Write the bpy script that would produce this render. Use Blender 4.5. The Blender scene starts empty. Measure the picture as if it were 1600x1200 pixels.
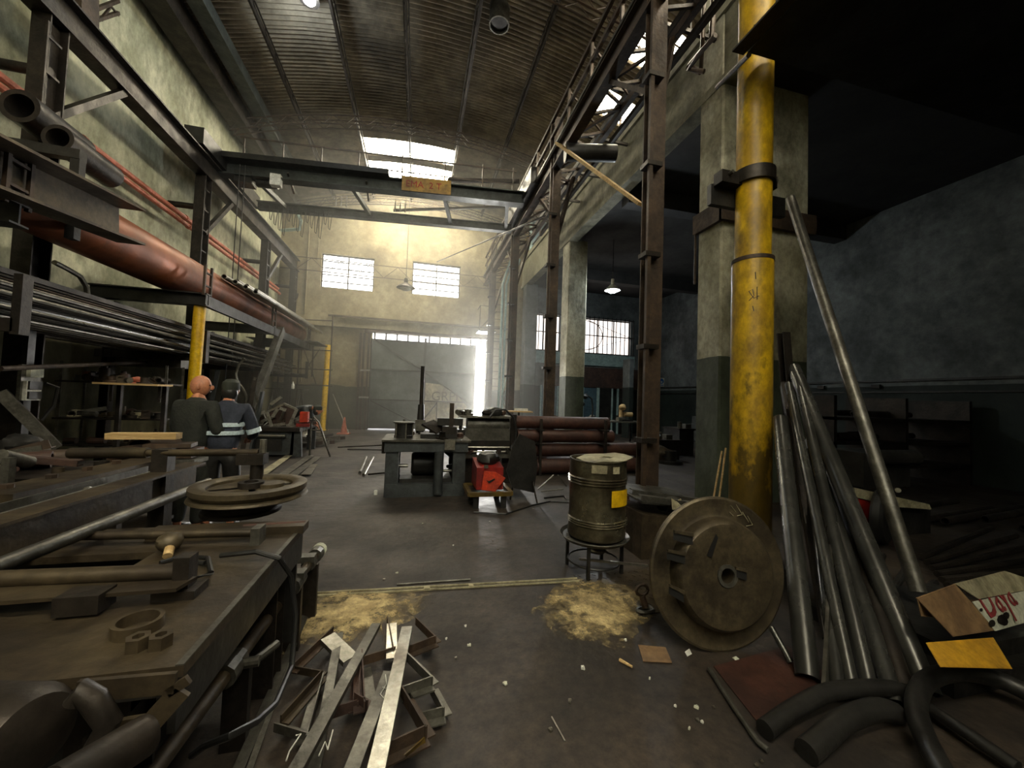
import bpy, bmesh, math, random
from mathutils import Vector, Matrix, noise
random.seed(7)
scene = bpy.context.scene
COL = scene.collection
PI = math.pi

# ------------------------------------------------------------------ camera
F = 600.0; CAMH = 1.6
def _n(v):
    l = math.sqrt(sum(a*a for a in v)); return [a/l for a in v]
_Z = _n([21, 600, 23]); _yo = -(21*-148+23*F)/600
_Y = _n([-148, _yo, F])
_X = [-(_Y[1]*_Z[2]-_Y[2]*_Z[1]), -(_Y[2]*_Z[0]-_Y[0]*_Z[2]), -(_Y[0]*_Z[1]-_Y[1]*_Z[0])]
if _X[0] < 0: _X = [-a for a in _X]
CAMP = Vector((0, 0, CAMH))
def ray(px, py):
    c = (px-800, 600-py, F)
    return Vector([sum(a*b for a, b in zip(r, c)) for r in (_X, _Y, _Z)])
def PY(px, py, y): d = ray(px, py); return CAMP + d*(y/d.y)
def PX(px, py, x): d = ray(px, py); return CAMP + d*(x/d.x)
def PZ(px, py, z=0.0): d = ray(px, py); return CAMP + d*((z-CAMH)/d.z)
cd = bpy.data.cameras.new('camera'); cam = bpy.data.objects.new('camera', cd); COL.objects.link(cam)
cd.sensor_width = 36; cd.lens = F/1600*36; cd.clip_start = 0.05; cd.clip_end = 200
Rm = Matrix([[r[0], r[1], -r[2]] for r in (_X, _Y, _Z)])
cam.matrix_world = Matrix.Translation(CAMP) @ Rm.to_4x4()
scene.camera = cam

# ------------------------------------------------------------------ light
vs = scene.view_settings
vs.view_transform = 'Standard'; vs.look = 'None'; vs.gamma = 1; vs.use_curve_mapping = False
vs.exposure = 0.42
w = bpy.data.worlds.new('sky'); scene.world = w; w.use_nodes = True
w.node_tree.nodes['Background'].inputs[0].default_value = (0.95, 0.97, 1.0, 1)
w.node_tree.nodes['Background'].inputs[1].default_value = 4.0
SKY = 42.0          # brightness of the translucent roof sheets
WIN = 5.0          # brightness of the frosted wall windows
def area(name, loc, target, sx, sy, power, col):
    l = bpy.data.lights.new(name, 'AREA'); l.shape = 'RECTANGLE'; l.size = sx; l.size_y = sy
    l.energy = power; l.color = col
    o = bpy.data.objects.new(name, l); COL.objects.link(o); o.location = loc
    o.rotation_euler = (Vector(target)-Vector(loc)).to_track_quat('-Z', 'Y').to_euler()
    return o
# daylight outside the part-open gate
area('gate_daylight', (3.35, 19.4, 2.4), (1.5, 8, 0.2), 1.6, 4.4, 3200, (1.0, 0.97, 0.9))
sc_ = scene.cycles
sc_.max_bounces = 8; sc_.diffuse_bounces = 4; sc_.glossy_bounces = 3; sc_.transparent_max_bounces = 12
sc_.use_denoising = True; sc_.sample_clamp_indirect = 4.0; sc_.volume_bounces = 0
sc_.caustics_reflective = False; sc_.caustics_refractive = False

# ------------------------------------------------------------------ materials
def lin(c):
    if isinstance(c, str):
        c = c.lstrip('#'); c = [int(c[i:i+2], 16)/255 for i in (0, 2, 4)]
    return tuple((x/12.92 if x <= 0.04045 else ((x+0.055)/1.055)**2.4) for x in c)+(1,)
def mat(name, c1, c2=None, c3=None, sc=3.0, rough=0.6, metal=0.0, bump=0.2, thr=0.5, stretch=(1, 1, 1), rvar=0.25, dado_or_shade=None, bsc=None, sharp=0.1, grime=0.45, grease=None, gsc=None):
    m = bpy.data.materials.new(name); m.use_nodes = True
    N = m.node_tree.nodes; L = m.node_tree.links; b = N['Principled BSDF']
    g = N.new('ShaderNodeNewGeometry'); mp = N.new('ShaderNodeMapping'); mp.inputs['Scale'].default_value = stretch
    L.new(g.outputs['Position'], mp.inputs['Vector'])
    n1 = N.new('ShaderNodeTexNoise'); n1.inputs['Scale'].default_value = sc; n1.inputs['Detail'].default_value = 7; n1.inputs['Roughness'].default_value = 0.62
    L.new(mp.outputs[0], n1.inputs['Vector'])
    r = N.new('ShaderNodeValToRGB'); r.color_ramp.elements[0].position = thr-sharp; r.color_ramp.elements[1].position = thr+sharp
    r.color_ramp.elements[0].color = lin(c1); r.color_ramp.elements[1].color = lin(c2 or c1)
    L.new(n1.outputs['Fac'], r.inputs['Fac']); out = r.outputs['Color']
    if c3:
        n2 = N.new('ShaderNodeTexNoise'); n2.inputs['Scale'].default_value = sc*0.37; n2.inputs['Detail'].default_value = 9; n2.inputs['Roughness'].default_value = 0.7
        L.new(mp.outputs[0], n2.inputs['Vector'])
        r2 = N.new('ShaderNodeValToRGB'); r2.color_ramp.elements[0].position = 0.5; r2.color_ramp.elements[1].position = 0.68
        L.new(n2.outputs['Fac'], r2.inputs['Fac'])
        mx = N.new('ShaderNodeMix'); mx.data_type = 'RGBA'; L.new(r2.outputs['Color'], mx.inputs[0]); L.new(out, mx.inputs[6]); mx.inputs[7].default_value = lin(c3)
        out = mx.outputs[2]
    if dado_or_shade:
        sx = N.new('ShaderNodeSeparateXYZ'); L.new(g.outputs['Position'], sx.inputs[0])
        ad = N.new('ShaderNodeMath'); ad.operation = 'MULTIPLY_ADD'; ad.inputs[1].default_value = dado_or_shade[2]; L.new(n1.outputs['Fac'], ad.inputs[0]); L.new(sx.outputs['Z'], ad.inputs[2])
        gt = N.new('ShaderNodeMath'); gt.operation = 'LESS_THAN'; gt.inputs[1].default_value = dado_or_shade[0]+dado_or_shade[2]*0.5; L.new(ad.outputs[0], gt.inputs[0])
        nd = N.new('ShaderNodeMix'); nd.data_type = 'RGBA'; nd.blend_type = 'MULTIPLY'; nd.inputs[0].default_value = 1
        L.new(r.outputs['Color'], nd.inputs[6]); nd.inputs[7].default_value = lin(dado_or_shade[1])
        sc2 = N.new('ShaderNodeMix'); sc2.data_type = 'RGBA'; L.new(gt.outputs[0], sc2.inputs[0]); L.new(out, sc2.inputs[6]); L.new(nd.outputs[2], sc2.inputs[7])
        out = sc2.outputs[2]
    ng = N.new('ShaderNodeTexNoise'); ng.inputs['Scale'].default_value = gsc or sc*4.7; ng.inputs['Detail'].default_value = 8; ng.inputs['Roughness'].default_value = 0.75
    L.new(mp.outputs[0], ng.inputs['Vector'])
    gr = N.new('ShaderNodeMapRange'); gr.inputs['From Min'].default_value = 0.3; gr.inputs['From Max'].default_value = 0.7; gr.inputs['To Min'].default_value = 1-grime; gr.inputs['To Max'].default_value = 1+grime*.45
    L.new(ng.outputs['Fac'], gr.inputs['Value'])
    gm = N.new('ShaderNodeVectorMath'); gm.operation = 'SCALE'; L.new(out, gm.inputs[0]); L.new(gr.outputs[0], gm.inputs['Scale']); out = gm.outputs[0]
    if grease:
        sg = N.new('ShaderNodeSeparateXYZ'); L.new(g.outputs['Position'], sg.inputs[0])
        ga = N.new('ShaderNodeMath'); ga.operation = 'MULTIPLY_ADD'; ga.inputs[1].default_value = 7.0; L.new(n1.outputs['Fac'], ga.inputs[0]); L.new(sg.outputs['Z'], ga.inputs[2])
        gq = N.new('ShaderNodeMapRange'); gq.inputs['From Min'].default_value = grease[0]; gq.inputs['From Max'].default_value = grease[0]+.7; gq.inputs['To Min'].default_value = .88; gq.inputs['To Max'].default_value = 0
        L.new(ga.outputs[0], gq.inputs['Value'])
        gx = N.new('ShaderNodeMix'); gx.data_type = 'RGBA'; L.new(gq.outputs[0], gx.inputs[0]); L.new(out, gx.inputs[6]); gx.inputs[7].default_value = lin(grease[1]); out = gx.outputs[2]
    L.new(out, b.inputs['Base Color'])
    mr = N.new('ShaderNodeMapRange'); mr.inputs['To Min'].default_value = max(0.05, rough-rvar); mr.inputs['To Max'].default_value = min(1, rough+rvar)
    L.new(n1.outputs['Fac'], mr.inputs['Value']); L.new(mr.outputs[0], b.inputs['Roughness'])
    b.inputs['Metallic'].default_value = metal
    if bump:
        n3 = N.new('ShaderNodeTexNoise'); n3.inputs['Scale'].default_value = bsc or sc*6; n3.inputs['Detail'].default_value = 5
        L.new(mp.outputs[0], n3.inputs['Vector'])
        bp = N.new('ShaderNodeBump'); bp.inputs['Strength'].default_value = bump; bp.inputs['Distance'].default_value = 0.02
        L.new(n3.outputs['Fac'], bp.inputs['Height']); L.new(bp.outputs[0], b.inputs['Normal'])
    return m
def emit(name, col, s):
    m = bpy.data.materials.new(name); m.use_nodes = True; b = m.node_tree.nodes['Principled BSDF']
    b.inputs['Base Color'].default_value = (0.7, 0.7, 0.7, 1)
    b.inputs['Emission Color'].default_value = col+(1,); b.inputs['Emission Strength'].default_value = s
    return m
M = {}
M['plaster'] = mat('plaster_green', '#c4c4aa', '#a0a288', '#68684f', sc=1.3, rough=0.85, bump=0.35, bsc=9, stretch=(1, 1, .6), dado_or_shade=(2.7, '#7d7766', 0.9))  # lower wall darkened: shade put into the colour together with grime
M['farplaster'] = mat('plaster_ochre', '#8b8264', '#72684c', '#4a422f', sc=0.9, rough=0.85, bump=0.3, bsc=7, dado_or_shade=(1.95, '#7a8486', 0.5), gsc=5)
M['annex'] = mat('plaster_annex', '#666b6b', '#4d5252', '#2c2f31', sc=1.0, rough=0.8, bump=0.2, dado_or_shade=(2.3, '#4a6258', 0.05))
M['yellowwall'] = mat('plaster_yellow', '#c9ab62', '#a98d4a', '#83703f', sc=1.2, rough=0.8, bump=0.2)
M['pillar'] = mat('pillar_paint', '#b5b29c', '#96937d', '#5a5643', sc=2.2, rough=0.75, bump=0.5, bsc=8, stretch=(1, 1, .7), dado_or_shade=(2.42, '#5e6b62', 0.06))
M['beam'] = mat('beam_concrete', '#86846f', '#6a6854', '#454334', sc=1.5, rough=0.85, bump=0.3)
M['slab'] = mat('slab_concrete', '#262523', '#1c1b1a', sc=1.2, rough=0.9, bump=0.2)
M['floor'] = mat('oily_floor', '#3b3229', '#231d18', '#0e0e0d', sc=1.1, rough=0.62, bump=0.8, bsc=5, rvar=0.3, grime=0.85, gsc=16)
M['roof'] = mat('roof_sheet_brown', '#857b69', '#62594a', '#3a332b', sc=0.8, rough=0.65, metal=0.2, bump=0.1)
M['rust'] = mat('rust_brown', '#4a3a2c', '#352a20', '#221a14', sc=3.5, rough=0.6, metal=0.3, bump=0.3)
M['rustpipe'] = mat('rust_red_pipe', '#93522f', '#6c3b20', '#42281a', sc=2.0, rough=0.45, metal=0.35, bump=0.15, gsc=8)
M['brownpipe'] = mat('brown_pipe', '#52352c', '#3c2721', '#271b17', sc=3.0, rough=0.5, metal=0.3, bump=0.2)
M['orange'] = mat('orange_primer', '#c0705a', '#a05a42', sc=4, rough=0.5, metal=0.2, bump=0.05)
M['steel'] = mat('dark_steel', '#38322c', '#27231f', '#1a1715', sc=4, rough=0.5, metal=0.6, bump=0.2)
M['steelgrey'] = mat('grey_steel', '#6e6c64', '#54524b', '#3d3a33', sc=5, rough=0.42, metal=0.7, bump=0.15, rvar=0.15)
M['oilysteel'] = mat('oily_steel_plate', '#544937', '#382f24', '#201c17', sc=2.5, rough=0.5, metal=0.5, bump=0.2, gsc=14)
M['galv'] = mat('bright_bar_steel', '#a8a69c', '#8d8a80', '#6c6459', sc=6, rough=0.32, metal=0.85, bump=0.08, rvar=0.12)
M['tube'] = mat('drawn_tube_steel', '#4f4f4b', '#3a3a37', '#272725', sc=4, rough=0.28, metal=0.6, bump=0, stretch=(1, 1, .3), rvar=0.05, grime=0.15)
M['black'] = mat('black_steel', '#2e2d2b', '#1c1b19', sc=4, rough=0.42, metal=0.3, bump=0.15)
M['bluegrey'] = mat('blue_grey_paint', '#3f4445', '#303435', '#222324', sc=3, rough=0.5, metal=0.2, bump=0.1)
M['crane'] = mat('crane_grey_paint', '#454b48', '#343937', '#252624', sc=3, rough=0.5, metal=0.2, bump=0.1)
M['yellow'] = mat('worn_yellow_paint', '#d0a916', '#a88414', '#5a4720', sc=3.5, rough=0.42, bump=0.3, bsc=9, stretch=(1, 1, .6), grease=(4.5, '#2a2214'))
M['yellowclean'] = mat('yellow_paint', '#dcb414', '#c49a12', sc=3, rough=0.4, bump=0.05)
M['redpaint'] = mat('red_paint', '#8f231d', '#6c1b18', sc=3, rough=0.4, bump=0.1)
M['orangered'] = mat('orange_red_paint', '#c83c1c', '#a02f15', '#561c10', sc=6, rough=0.4, bump=0.05)
M['wood'] = mat('pale_timber', '#c9ab78', '#a98b5b', sc=6, rough=0.7, bump=0.2, stretch=(.3, 4, 4))
M['gatesheet'] = mat('gate_sheet_grey', '#5c645e', '#474d48', '#33362f', sc=1.0, rough=0.6, metal=0.2, bump=0.15)
M['gatepale'] = mat('gate_faded_paint', '#b5ad94', '#938c76', '#615c4a', sc=2.2, rough=0.7, bump=0.1)
M['letters'] = mat('faded_letters', '#5a5444', '#484436', sc=4, rough=0.7, bump=0)
M['cardboard'] = mat('cardboard', '#7c6141', '#684f34', '#4c3a28', sc=3, rough=0.85, bump=0.1)
M['boxwhite'] = mat('white_print_board', '#c9cbb8', '#b3b5a2', sc=5, rough=0.8, bump=0.05)
M['boxred'] = mat('red_print', '#8c2f2f', '#7a2828', sc=5, rough=0.7, bump=0)
M['mustard'] = mat('mustard_card', '#b98a14', '#a0760f', sc=4, rough=0.75, bump=0.1)
M['sawdust'] = mat('sawdust', '#c9b481', '#96835a', '#4f452f', sc=7, rough=0.95, bump=0.8, bsc=40)
M['white'] = mat('white_paint', '#d8d8d0', '#c4c4ba', sc=5, rough=0.5, bump=0)
M['blue'] = mat('sign_blue', '#1d5fb0', '#1a58a4', sc=5, rough=0.4, bump=0)
M['skin'] = mat('skin', '#c08160', '#b07353', sc=9, rough=0.5, bump=0.03)
M['dkcloth'] = mat('dark_green_cloth', '#23261f', '#1a1c18', sc=7, rough=0.9, bump=0.3)
M['navy'] = mat('navy_cloth', '#252b3a', '#1c212d', sc=7, rough=0.9, bump=0.3)
M['capgreen'] = mat('dark_cap', '#272c22', '#1e2219', sc=8, rough=0.85, bump=0.1)
M['reflect'] = mat('reflective_tape', '#c7d8de', '#b6c8cf', sc=9, rough=0.4, bump=0)
M['drum'] = mat('drum_metal', '#7a745f', '#554c3b', '#2f281f', sc=3.2, rough=0.3, metal=0.75, bump=0.15, rvar=0.12)
M['cast'] = mat('cast_wheel', '#5c523f', '#443b2c', '#262019', sc=4, rough=0.5, metal=0.5, bump=0.15)
M['rubber'] = mat('black_rubber', '#181818', '#121212', sc=5, rough=0.45, bump=0.05)
M['lampwhite'] = emit('lamp_glow', (0.85, 0.95, 1.0), 60)
M['skysheet'] = emit('translucent_roof_sheet', (1.0, 0.9, 0.68), SKY)
M['winpane'] = emit('frosted_pane', (1.0, 0.98, 0.92), WIN)
M['winfill'] = emit('back_fill_pane', (1.0, 0.98, 0.88), 8)  # glow of the added panes behind the camera
M['winpane2'] = emit('dirty_pane', (1.0, 0.88, 0.80), 1.6)
M['teal'] = mat('teal_door', '#48606b', '#384d57', sc=2, rough=0.5, bump=0.05)
M['lintel'] = mat('pale_lintel', '#93aaa8', '#7e9593', sc=2, rough=0.7, bump=0.1)
M['redclay'] = mat('scrap_brown', '#4a352c', '#382822', '#241c18', sc=5, rough=0.6, metal=0.2, bump=0.2)
def feather(m):
    N = m.node_tree.nodes; L = m.node_tree.links; b = N['Principled BSDF']
    tc = N.new('ShaderNodeTexCoord'); mp = N.new('ShaderNodeMapping'); mp.inputs['Location'].default_value = (-.5, -.5, 0); mp.vector_type = 'POINT'
    L.new(tc.outputs['Generated'], mp.inputs['Vector']); mul = N.new('ShaderNodeVectorMath'); mul.operation = 'MULTIPLY'; mul.inputs[1].default_value = (2, 2, 0); L.new(mp.outputs[0], mul.inputs[0])
    ln = N.new('ShaderNodeVectorMath'); ln.operation = 'LENGTH'; L.new(mul.outputs[0], ln.inputs[0])
    nz = N.new('ShaderNodeTexNoise'); nz.inputs['Scale'].default_value = 9; nz.inputs['Detail'].default_value = 8; nz.inputs['Roughness'].default_value = .75; L.new(N['Geometry'].outputs['Position'], nz.inputs['Vector'])
    a = N.new('ShaderNodeMath'); a.operation = 'MULTIPLY_ADD'; a.inputs[1].default_value = 3.0; L.new(nz.outputs['Fac'], a.inputs[0]); L.new(ln.outputs['Value'], a.inputs[2])
    r = N.new('ShaderNodeMapRange'); r.inputs['From Min'].default_value = 1.75; r.inputs['From Max'].default_value = 2.45; r.inputs['To Min'].default_value = 1; r.inputs['To Max'].default_value = 0
    L.new(a.outputs[0], r.inputs['Value']); L.new(r.outputs[0], b.inputs['Alpha'])
feather(M['sawdust'])
M['boardyellow'] = mat('faded_board_yellow', '#9c7a33', '#7d6230', '#5a4a2a', sc=3, rough=0.6, bump=0.1)
M['dustcard'] = mat('dusty_card', '#a39c7e', '#857e63', '#5f5945', sc=7, rough=0.9, bump=0.1)
# ------------------------------------------------------------------ mesh builder
V = Vector
def frame(p, q, up=None):
    z = (V(q)-V(p)).normalized()
    up = V(up) if up is not None else V((0, 0, 1))
    if abs(z.dot(up)) > 0.98: up = V((0, 1, 0)) if abs(z.y) < 0.9 else V((1, 0, 0))
    x = up.cross(z).normalized(); y = z.cross(x)
    return x, y, z
class MB:
    def __init__(s): s.v = []; s.f = []
    def add(s, vs, fs):
        o = len(s.v); s.v += [V(v) for v in vs]; s.f += [[i+o for i in f] for f in fs]; return s
    def box(s, c, d, rot=None):
        x, y, z = [a/2 for a in d]
        vs = [V((i*x, j*y, k*z)) for i in (-1, 1) for j in (-1, 1) for k in (-1, 1)]
        if rot is not None: vs = [rot @ v for v in vs]
        return s.add([v+V(c) for v in vs], [(0, 1, 3, 2), (4, 6, 7, 5), (0, 4, 5, 1), (2, 3, 7, 6), (0, 2, 6, 4), (1, 5, 7, 3)])
    def bb(s, a, b):
        a = V(a); b = V(b); return s.box((a+b)/2, [abs(t) for t in (b-a)])
    def prof(s, p, q, pts, up=None, ends=True):
        p = V(p); q = V(q); x, y, z = frame(p, q, up); n = len(pts)
        vs = [p+x*a+y*b for a, b in pts]+[q+x*a+y*b for a, b in pts]
        fs = [(i, (i+1) % n, n+(i+1) % n, n+i) for i in range(n)]
        if ends: fs += [tuple(range(n-1, -1, -1)), tuple(range(n, 2*n))]
        return s.add(vs, fs)
    def beam(s, p, q, w_, h, up=None):
        a, b = w_/2, h/2; return s.prof(p, q, [(-a, -b), (a, -b), (a, b), (-a, b)], up)
    def ibeam(s, p, q, w_, h, t=0.02, up=None):
        a, b, c = w_/2, h/2, t/2
        return s.prof(p, q, [(-a, -b), (a, -b), (a, -b+t), (c, -b+t), (c, b-t), (a, b-t), (a, b), (-a, b), (-a, b-t), (-c, b-t), (-c, -b+t), (-a, -b+t)], up)
    def angle(s, p, q, a=0.05, t=0.008, up=None, b=None):
        b = b or a; return s.prof(p, q, [(0, 0), (a, 0), (a, t), (t, t), (t, b), (0, b)], up)
    def chan(s, p, q, w_, h, t=0.01, up=None):
        a, b = w_/2, h/2
        return s.prof(p, q, [(-a, -b), (a, -b), (a, -b+t), (-a+t, -b+t), (-a+t, b-t), (a, b-t), (a, b), (-a, b)], up)
    def tube(s, p, q, r, n=12, r2=None, ri=None):
        p = V(p); q = V(q); x, y, z = frame(p, q); r2 = r if r2 is None else r2
        def ring(c, R): return [c+(x*math.cos(2*PI*i/n)+y*math.sin(2*PI*i/n))*R for i in range(n)]
        if ri is None:
            fs = [(i, (i+1) % n, n+(i+1) % n, n+i) for i in range(n)]+[tuple(range(n-1, -1, -1)), tuple(range(n, 2*n))]
            return s.add(ring(p, r)+ring(q, r2), fs)
        vs = ring(p, r)+ring(q, r2)+ring(p, ri)+ring(q, ri*r2/r); fs = []
        for i in range(n):
            j = (i+1) % n
            fs += [(i, j, n+j, n+i), (2*n+j, 2*n+i, 3*n+i, 3*n+j), (i, 2*n+i, 2*n+j, j), (n+i, n+j, 3*n+j, 3*n+i)]
        return s.add(vs, fs)
    def path(s, pts, r, n=8, closed=False):
        pts = [V(p) for p in pts]; m = len(pts); rings = []
        up = V((0, 0, 1)); px_ = None
        for i, p in enumerate(pts):
            a = pts[i-1] if (i > 0 or closed) else p; b = pts[(i+1) % m] if (i < m-1 or closed) else p
            d = (b-a).normalized()
            if px_ is None: px_, _, _ = frame(p, p+d)
            px_ = (px_-d*px_.dot(d)).normalized(); y = d.cross(px_)
            R = r[i] if isinstance(r, (list, tuple)) else r
            rings += [p+(px_*math.cos(2*PI*k/n)+y*math.sin(2*PI*k/n))*R for k in range(n)]
        fs = []
        for i in range(m if closed else m-1):
            for k in range(n):
                j = (i+1) % m; fs.append((i*n+k, i*n+(k+1) % n, j*n+(k+1) % n, j*n+k))
        if not closed: fs += [tuple(range(n-1, -1, -1)), tuple(range((m-1)*n, m*n))]
        return s.add(rings, fs)
    def lathe(s, c, prof_, n=32, axis=(0, 0, 1)):
        c = V(c); x, y, z = frame((0, 0, 0), axis); m = len(prof_); vs = []
        for r, h in prof_:
            vs += [c+(x*math.cos(2*PI*i/n)+y*math.sin(2*PI*i/n))*r+z*h for i in range(n)]
        fs = [(j*n+i, j*n+(i+1) % n, (j+1)*n+(i+1) % n, (j+1)*n+i) for j in range(m-1) for i in range(n)]
        if prof_[0][0] > 0 and prof_[0] != prof_[-1]: fs += [tuple(range(n-1, -1, -1)), tuple(range((m-1)*n, m*n))]
        return s.add(vs, fs)
    def blob(s, c, r, sc=(1, 1, 1), n=10, rough=0.15, seed=0, rot=None):
        bm = bmesh.new(); bmesh.ops.create_uvsphere(bm, u_segments=n, v_segments=max(5, n*2//3), radius=1)
        vs = []
        for v in bm.verts:
            k = 1+rough*noise.noise(v.co*1.7+V((seed, seed*2.3, 0)))
            p = V((v.co.x*sc[0], v.co.y*sc[1], v.co.z*sc[2]))*r*k
            if rot is not None: p = rot @ p
            vs.append(p+V(c))
        fs = [[v.index for v in f.verts] for f in bm.faces]; bm.free(); return s.add(vs, fs)
    def plate(s, pts, t, nrm=None):
        pts = [V(p) for p in pts]; nrm = V(nrm) if nrm is not None else (pts[1]-pts[0]).cross(pts[2]-pts[0]).normalized()
        n = len(pts); return s.add(pts+[p+nrm*t for p in pts], [(i, (i+1) % n, n+(i+1) % n, n+i) for i in range(n)]+[tuple(range(n-1, -1, -1)), tuple(range(n, 2*n))])
    def grid(s, fn, nu, nv):
        vs = [fn(i/nu, j/nv) for j in range(nv+1) for i in range(nu+1)]
        return s.add(vs, [(j*(nu+1)+i, j*(nu+1)+i+1, (j+1)*(nu+1)+i+1, (j+1)*(nu+1)+i) for j in range(nv) for i in range(nu)])
def mesh(name, mb, m, org=V((0, 0, 0)), ang=35):
    me = bpy.data.meshes.new(name); me.from_pydata([tuple(v-org) for v in mb.v], [], mb.f)
    bm = bmesh.new(); bm.from_mesh(me); bmesh.ops.recalc_face_normals(bm, faces=bm.faces); bm.to_mesh(me); bm.free()
    me.materials.append(M[m] if isinstance(m, str) else m)
    me.polygons.foreach_set('use_smooth', [True]*len(me.polygons)); me.set_sharp_from_angle(angle=math.radians(ang))
    return me
def base(vs):
    return V((sum(v.x for v in vs)/len(vs), sum(v.y for v in vs)/len(vs), min(v.z for v in vs)))
class Thing:
    def __init__(s, name, label=None, cat=None, group=None, kind=None):
        s.a = (name, label, cat, group, kind); s.p = []
    def part(s, name, mb, m, of=None, label=None, kind=None):
        s.p.append((name, mb, m, of, label, kind)); return len(s.p)-1
    def done(s):
        name, label, cat, group, kind = s.a
        e = bpy.data.objects.new(name, None); COL.objects.link(e); e.empty_display_size = 0.1
        org = base([v for p in s.p for v in p[1].v]); e.location = org
        if label: e['label'] = label
        if cat: e['category'] = cat
        if group: e['group'] = group
        if kind: e['kind'] = kind
        obs = []
        for n_, mb, m, of, lb, kd in s.p:
            o = bpy.data.objects.new(n_, mesh(n_, mb, m, org)); COL.objects.link(o)
            o.parent = e if of is None else obs[of]
            if lb: o['label'] = lb
            if kd: o['kind'] = kd
            obs.append(o)
        return e
def solo(name, mb, m, label, cat, group=None, kind=None):
    org = base(mb.v); o = bpy.data.objects.new(name, mesh(name, mb, m, org)); COL.objects.link(o); o.location = org
    o['label'] = label; o['category'] = cat
    if group: o['group'] = group
    if kind: o['kind'] = kind
    return o
def struct(name, mb, m):
    org = base(mb.v); o = bpy.data.objects.new(name, mesh(name, mb, m, org)); COL.objects.link(o); o.location = org
    o['kind'] = 'structure'; return o
def child(parent, name, mb, m, kind=None, label=None):
    org = V(parent.location); o = bpy.data.objects.new(name, mesh(name, mb, m, org)); COL.objects.link(o); o.parent = parent
    if kind: o['kind'] = kind
    if label: o['label'] = label
    return o
def font(txt, size, mt, name, parent, loc, rot, ext=0.002, shear=0.0):
    c = bpy.data.curves.new(name, 'FONT'); c.body = txt; c.size = size; c.extrude = ext; c.shear = shear; c.resolution_u = 3
    t = bpy.data.objects.new(name, c); COL.objects.link(t)
    dg = bpy.context.evaluated_depsgraph_get(); me = bpy.data.meshes.new_from_object(t.evaluated_get(dg))
    bpy.data.objects.remove(t); me.materials.clear(); me.materials.append(M[mt])
    o = bpy.data.objects.new(name, me); COL.objects.link(o); o.parent = parent
    o.location = V(loc)-V(parent.location); o.rotation_euler = rot
    return o
def lerp(a, b, t): return V(a)*(1-t)+V(b)*t
# ================================================================== STRUCTURE
YF = 18.3; XL = -6.0; XR = 12.5; YB = -6.0
struct('floor', MB().bb((XL-.2, YB-.2, -.2), (XR+.2, YF+.6, 0)), 'floor')
RR = 16.7; ZC = 10.9-RR
def roofz(x, R=RR): return ZC+math.sqrt(R*R-x*x)
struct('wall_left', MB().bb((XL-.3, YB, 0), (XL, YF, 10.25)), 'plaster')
def gable(y0, y1, x0, x1, zb):
    xs = [x0+(x1-x0)*i/14 for i in range(15)]
    pts = [V((x0, y0, zb)), V((x1, y0, zb))]+[V((x, y0, roofz(x)+.02)) for x in reversed(xs)]
    return MB().plate(pts, y1-y0, (0, 1, 0))
fw = MB()
holes = [(-4.36, -2.15, 6.23, 7.75), (-.47, 1.76, 6.3, 7.85)]
Y0, Y1 = YF, YF+.3
fw.bb((XL, Y0, 0), (-2.1, Y1, 6.23)); fw.bb((XL, Y0, 6.23), (-4.36, Y1, 7.85)); fw.bb((-4.36, Y0, 7.75), (-2.15, Y1, 7.85))
fw.bb((-2.15, Y0, 6.23), (-.47, Y1, 7.85)); fw.bb((1.76, Y0, 6.23), (4.9, Y1, 7.85)); fw.bb((-2.1, Y0, 4.38), (3.12, Y1, 6.23)); fw.bb((3.12, Y0, 0), (4.9, Y1, 6.23))
fw.bb((-.47, Y0, 6.23), (1.76, Y1, 6.3))
g_ = gable(Y0, Y1, XL, 4.9, 7.85); fw.add(g_.v, g_.f)
wf = struct('wall_far', fw, 'farplaster')
# annex part of the far wall
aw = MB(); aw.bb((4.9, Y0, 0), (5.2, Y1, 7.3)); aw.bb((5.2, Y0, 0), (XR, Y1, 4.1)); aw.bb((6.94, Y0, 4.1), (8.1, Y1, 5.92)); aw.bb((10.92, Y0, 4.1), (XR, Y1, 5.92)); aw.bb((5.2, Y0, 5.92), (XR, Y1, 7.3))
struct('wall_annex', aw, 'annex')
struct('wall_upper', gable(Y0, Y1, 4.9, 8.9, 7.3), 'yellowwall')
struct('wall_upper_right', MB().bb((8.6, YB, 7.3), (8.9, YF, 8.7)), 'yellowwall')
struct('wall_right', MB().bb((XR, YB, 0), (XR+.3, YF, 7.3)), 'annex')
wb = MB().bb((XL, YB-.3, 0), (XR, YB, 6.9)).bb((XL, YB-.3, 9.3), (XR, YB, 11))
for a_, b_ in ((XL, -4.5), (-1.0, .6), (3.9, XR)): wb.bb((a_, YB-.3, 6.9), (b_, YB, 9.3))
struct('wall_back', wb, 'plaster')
struct('trim_annex_lintel', MB().bb((5.2, YF-.14, 3.45), (11.1, YF-.003, 4.05)), 'lintel')
struct('trim_pipe_rail', MB().bb((12.44, YB, 2.42), (12.497, YF-.2, 2.47)).bb((12.46, YB, 2.12), (12.497, YF-.2, 2.16)), 'black')
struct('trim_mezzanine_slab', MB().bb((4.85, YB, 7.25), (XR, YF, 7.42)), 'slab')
bm_ = MB().bb((4.82, YB, 7.12), (5.12, YF-.003, 8.45)); bm_.bb((4.76, YB, 8.3), (5.14, YF-.003, 8.5)).bb((4.78, YB, 7.05), (5.1, YF-.003, 7.2))
struct('trim_edge_beam', bm_, 'beam')
for y_ in (2.6, 8.8, 15.0): struct('trim_cross_beam', MB().bb((5.1, y_, 6.8), (XR, y_+.35, 7.25)), 'slab')
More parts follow.
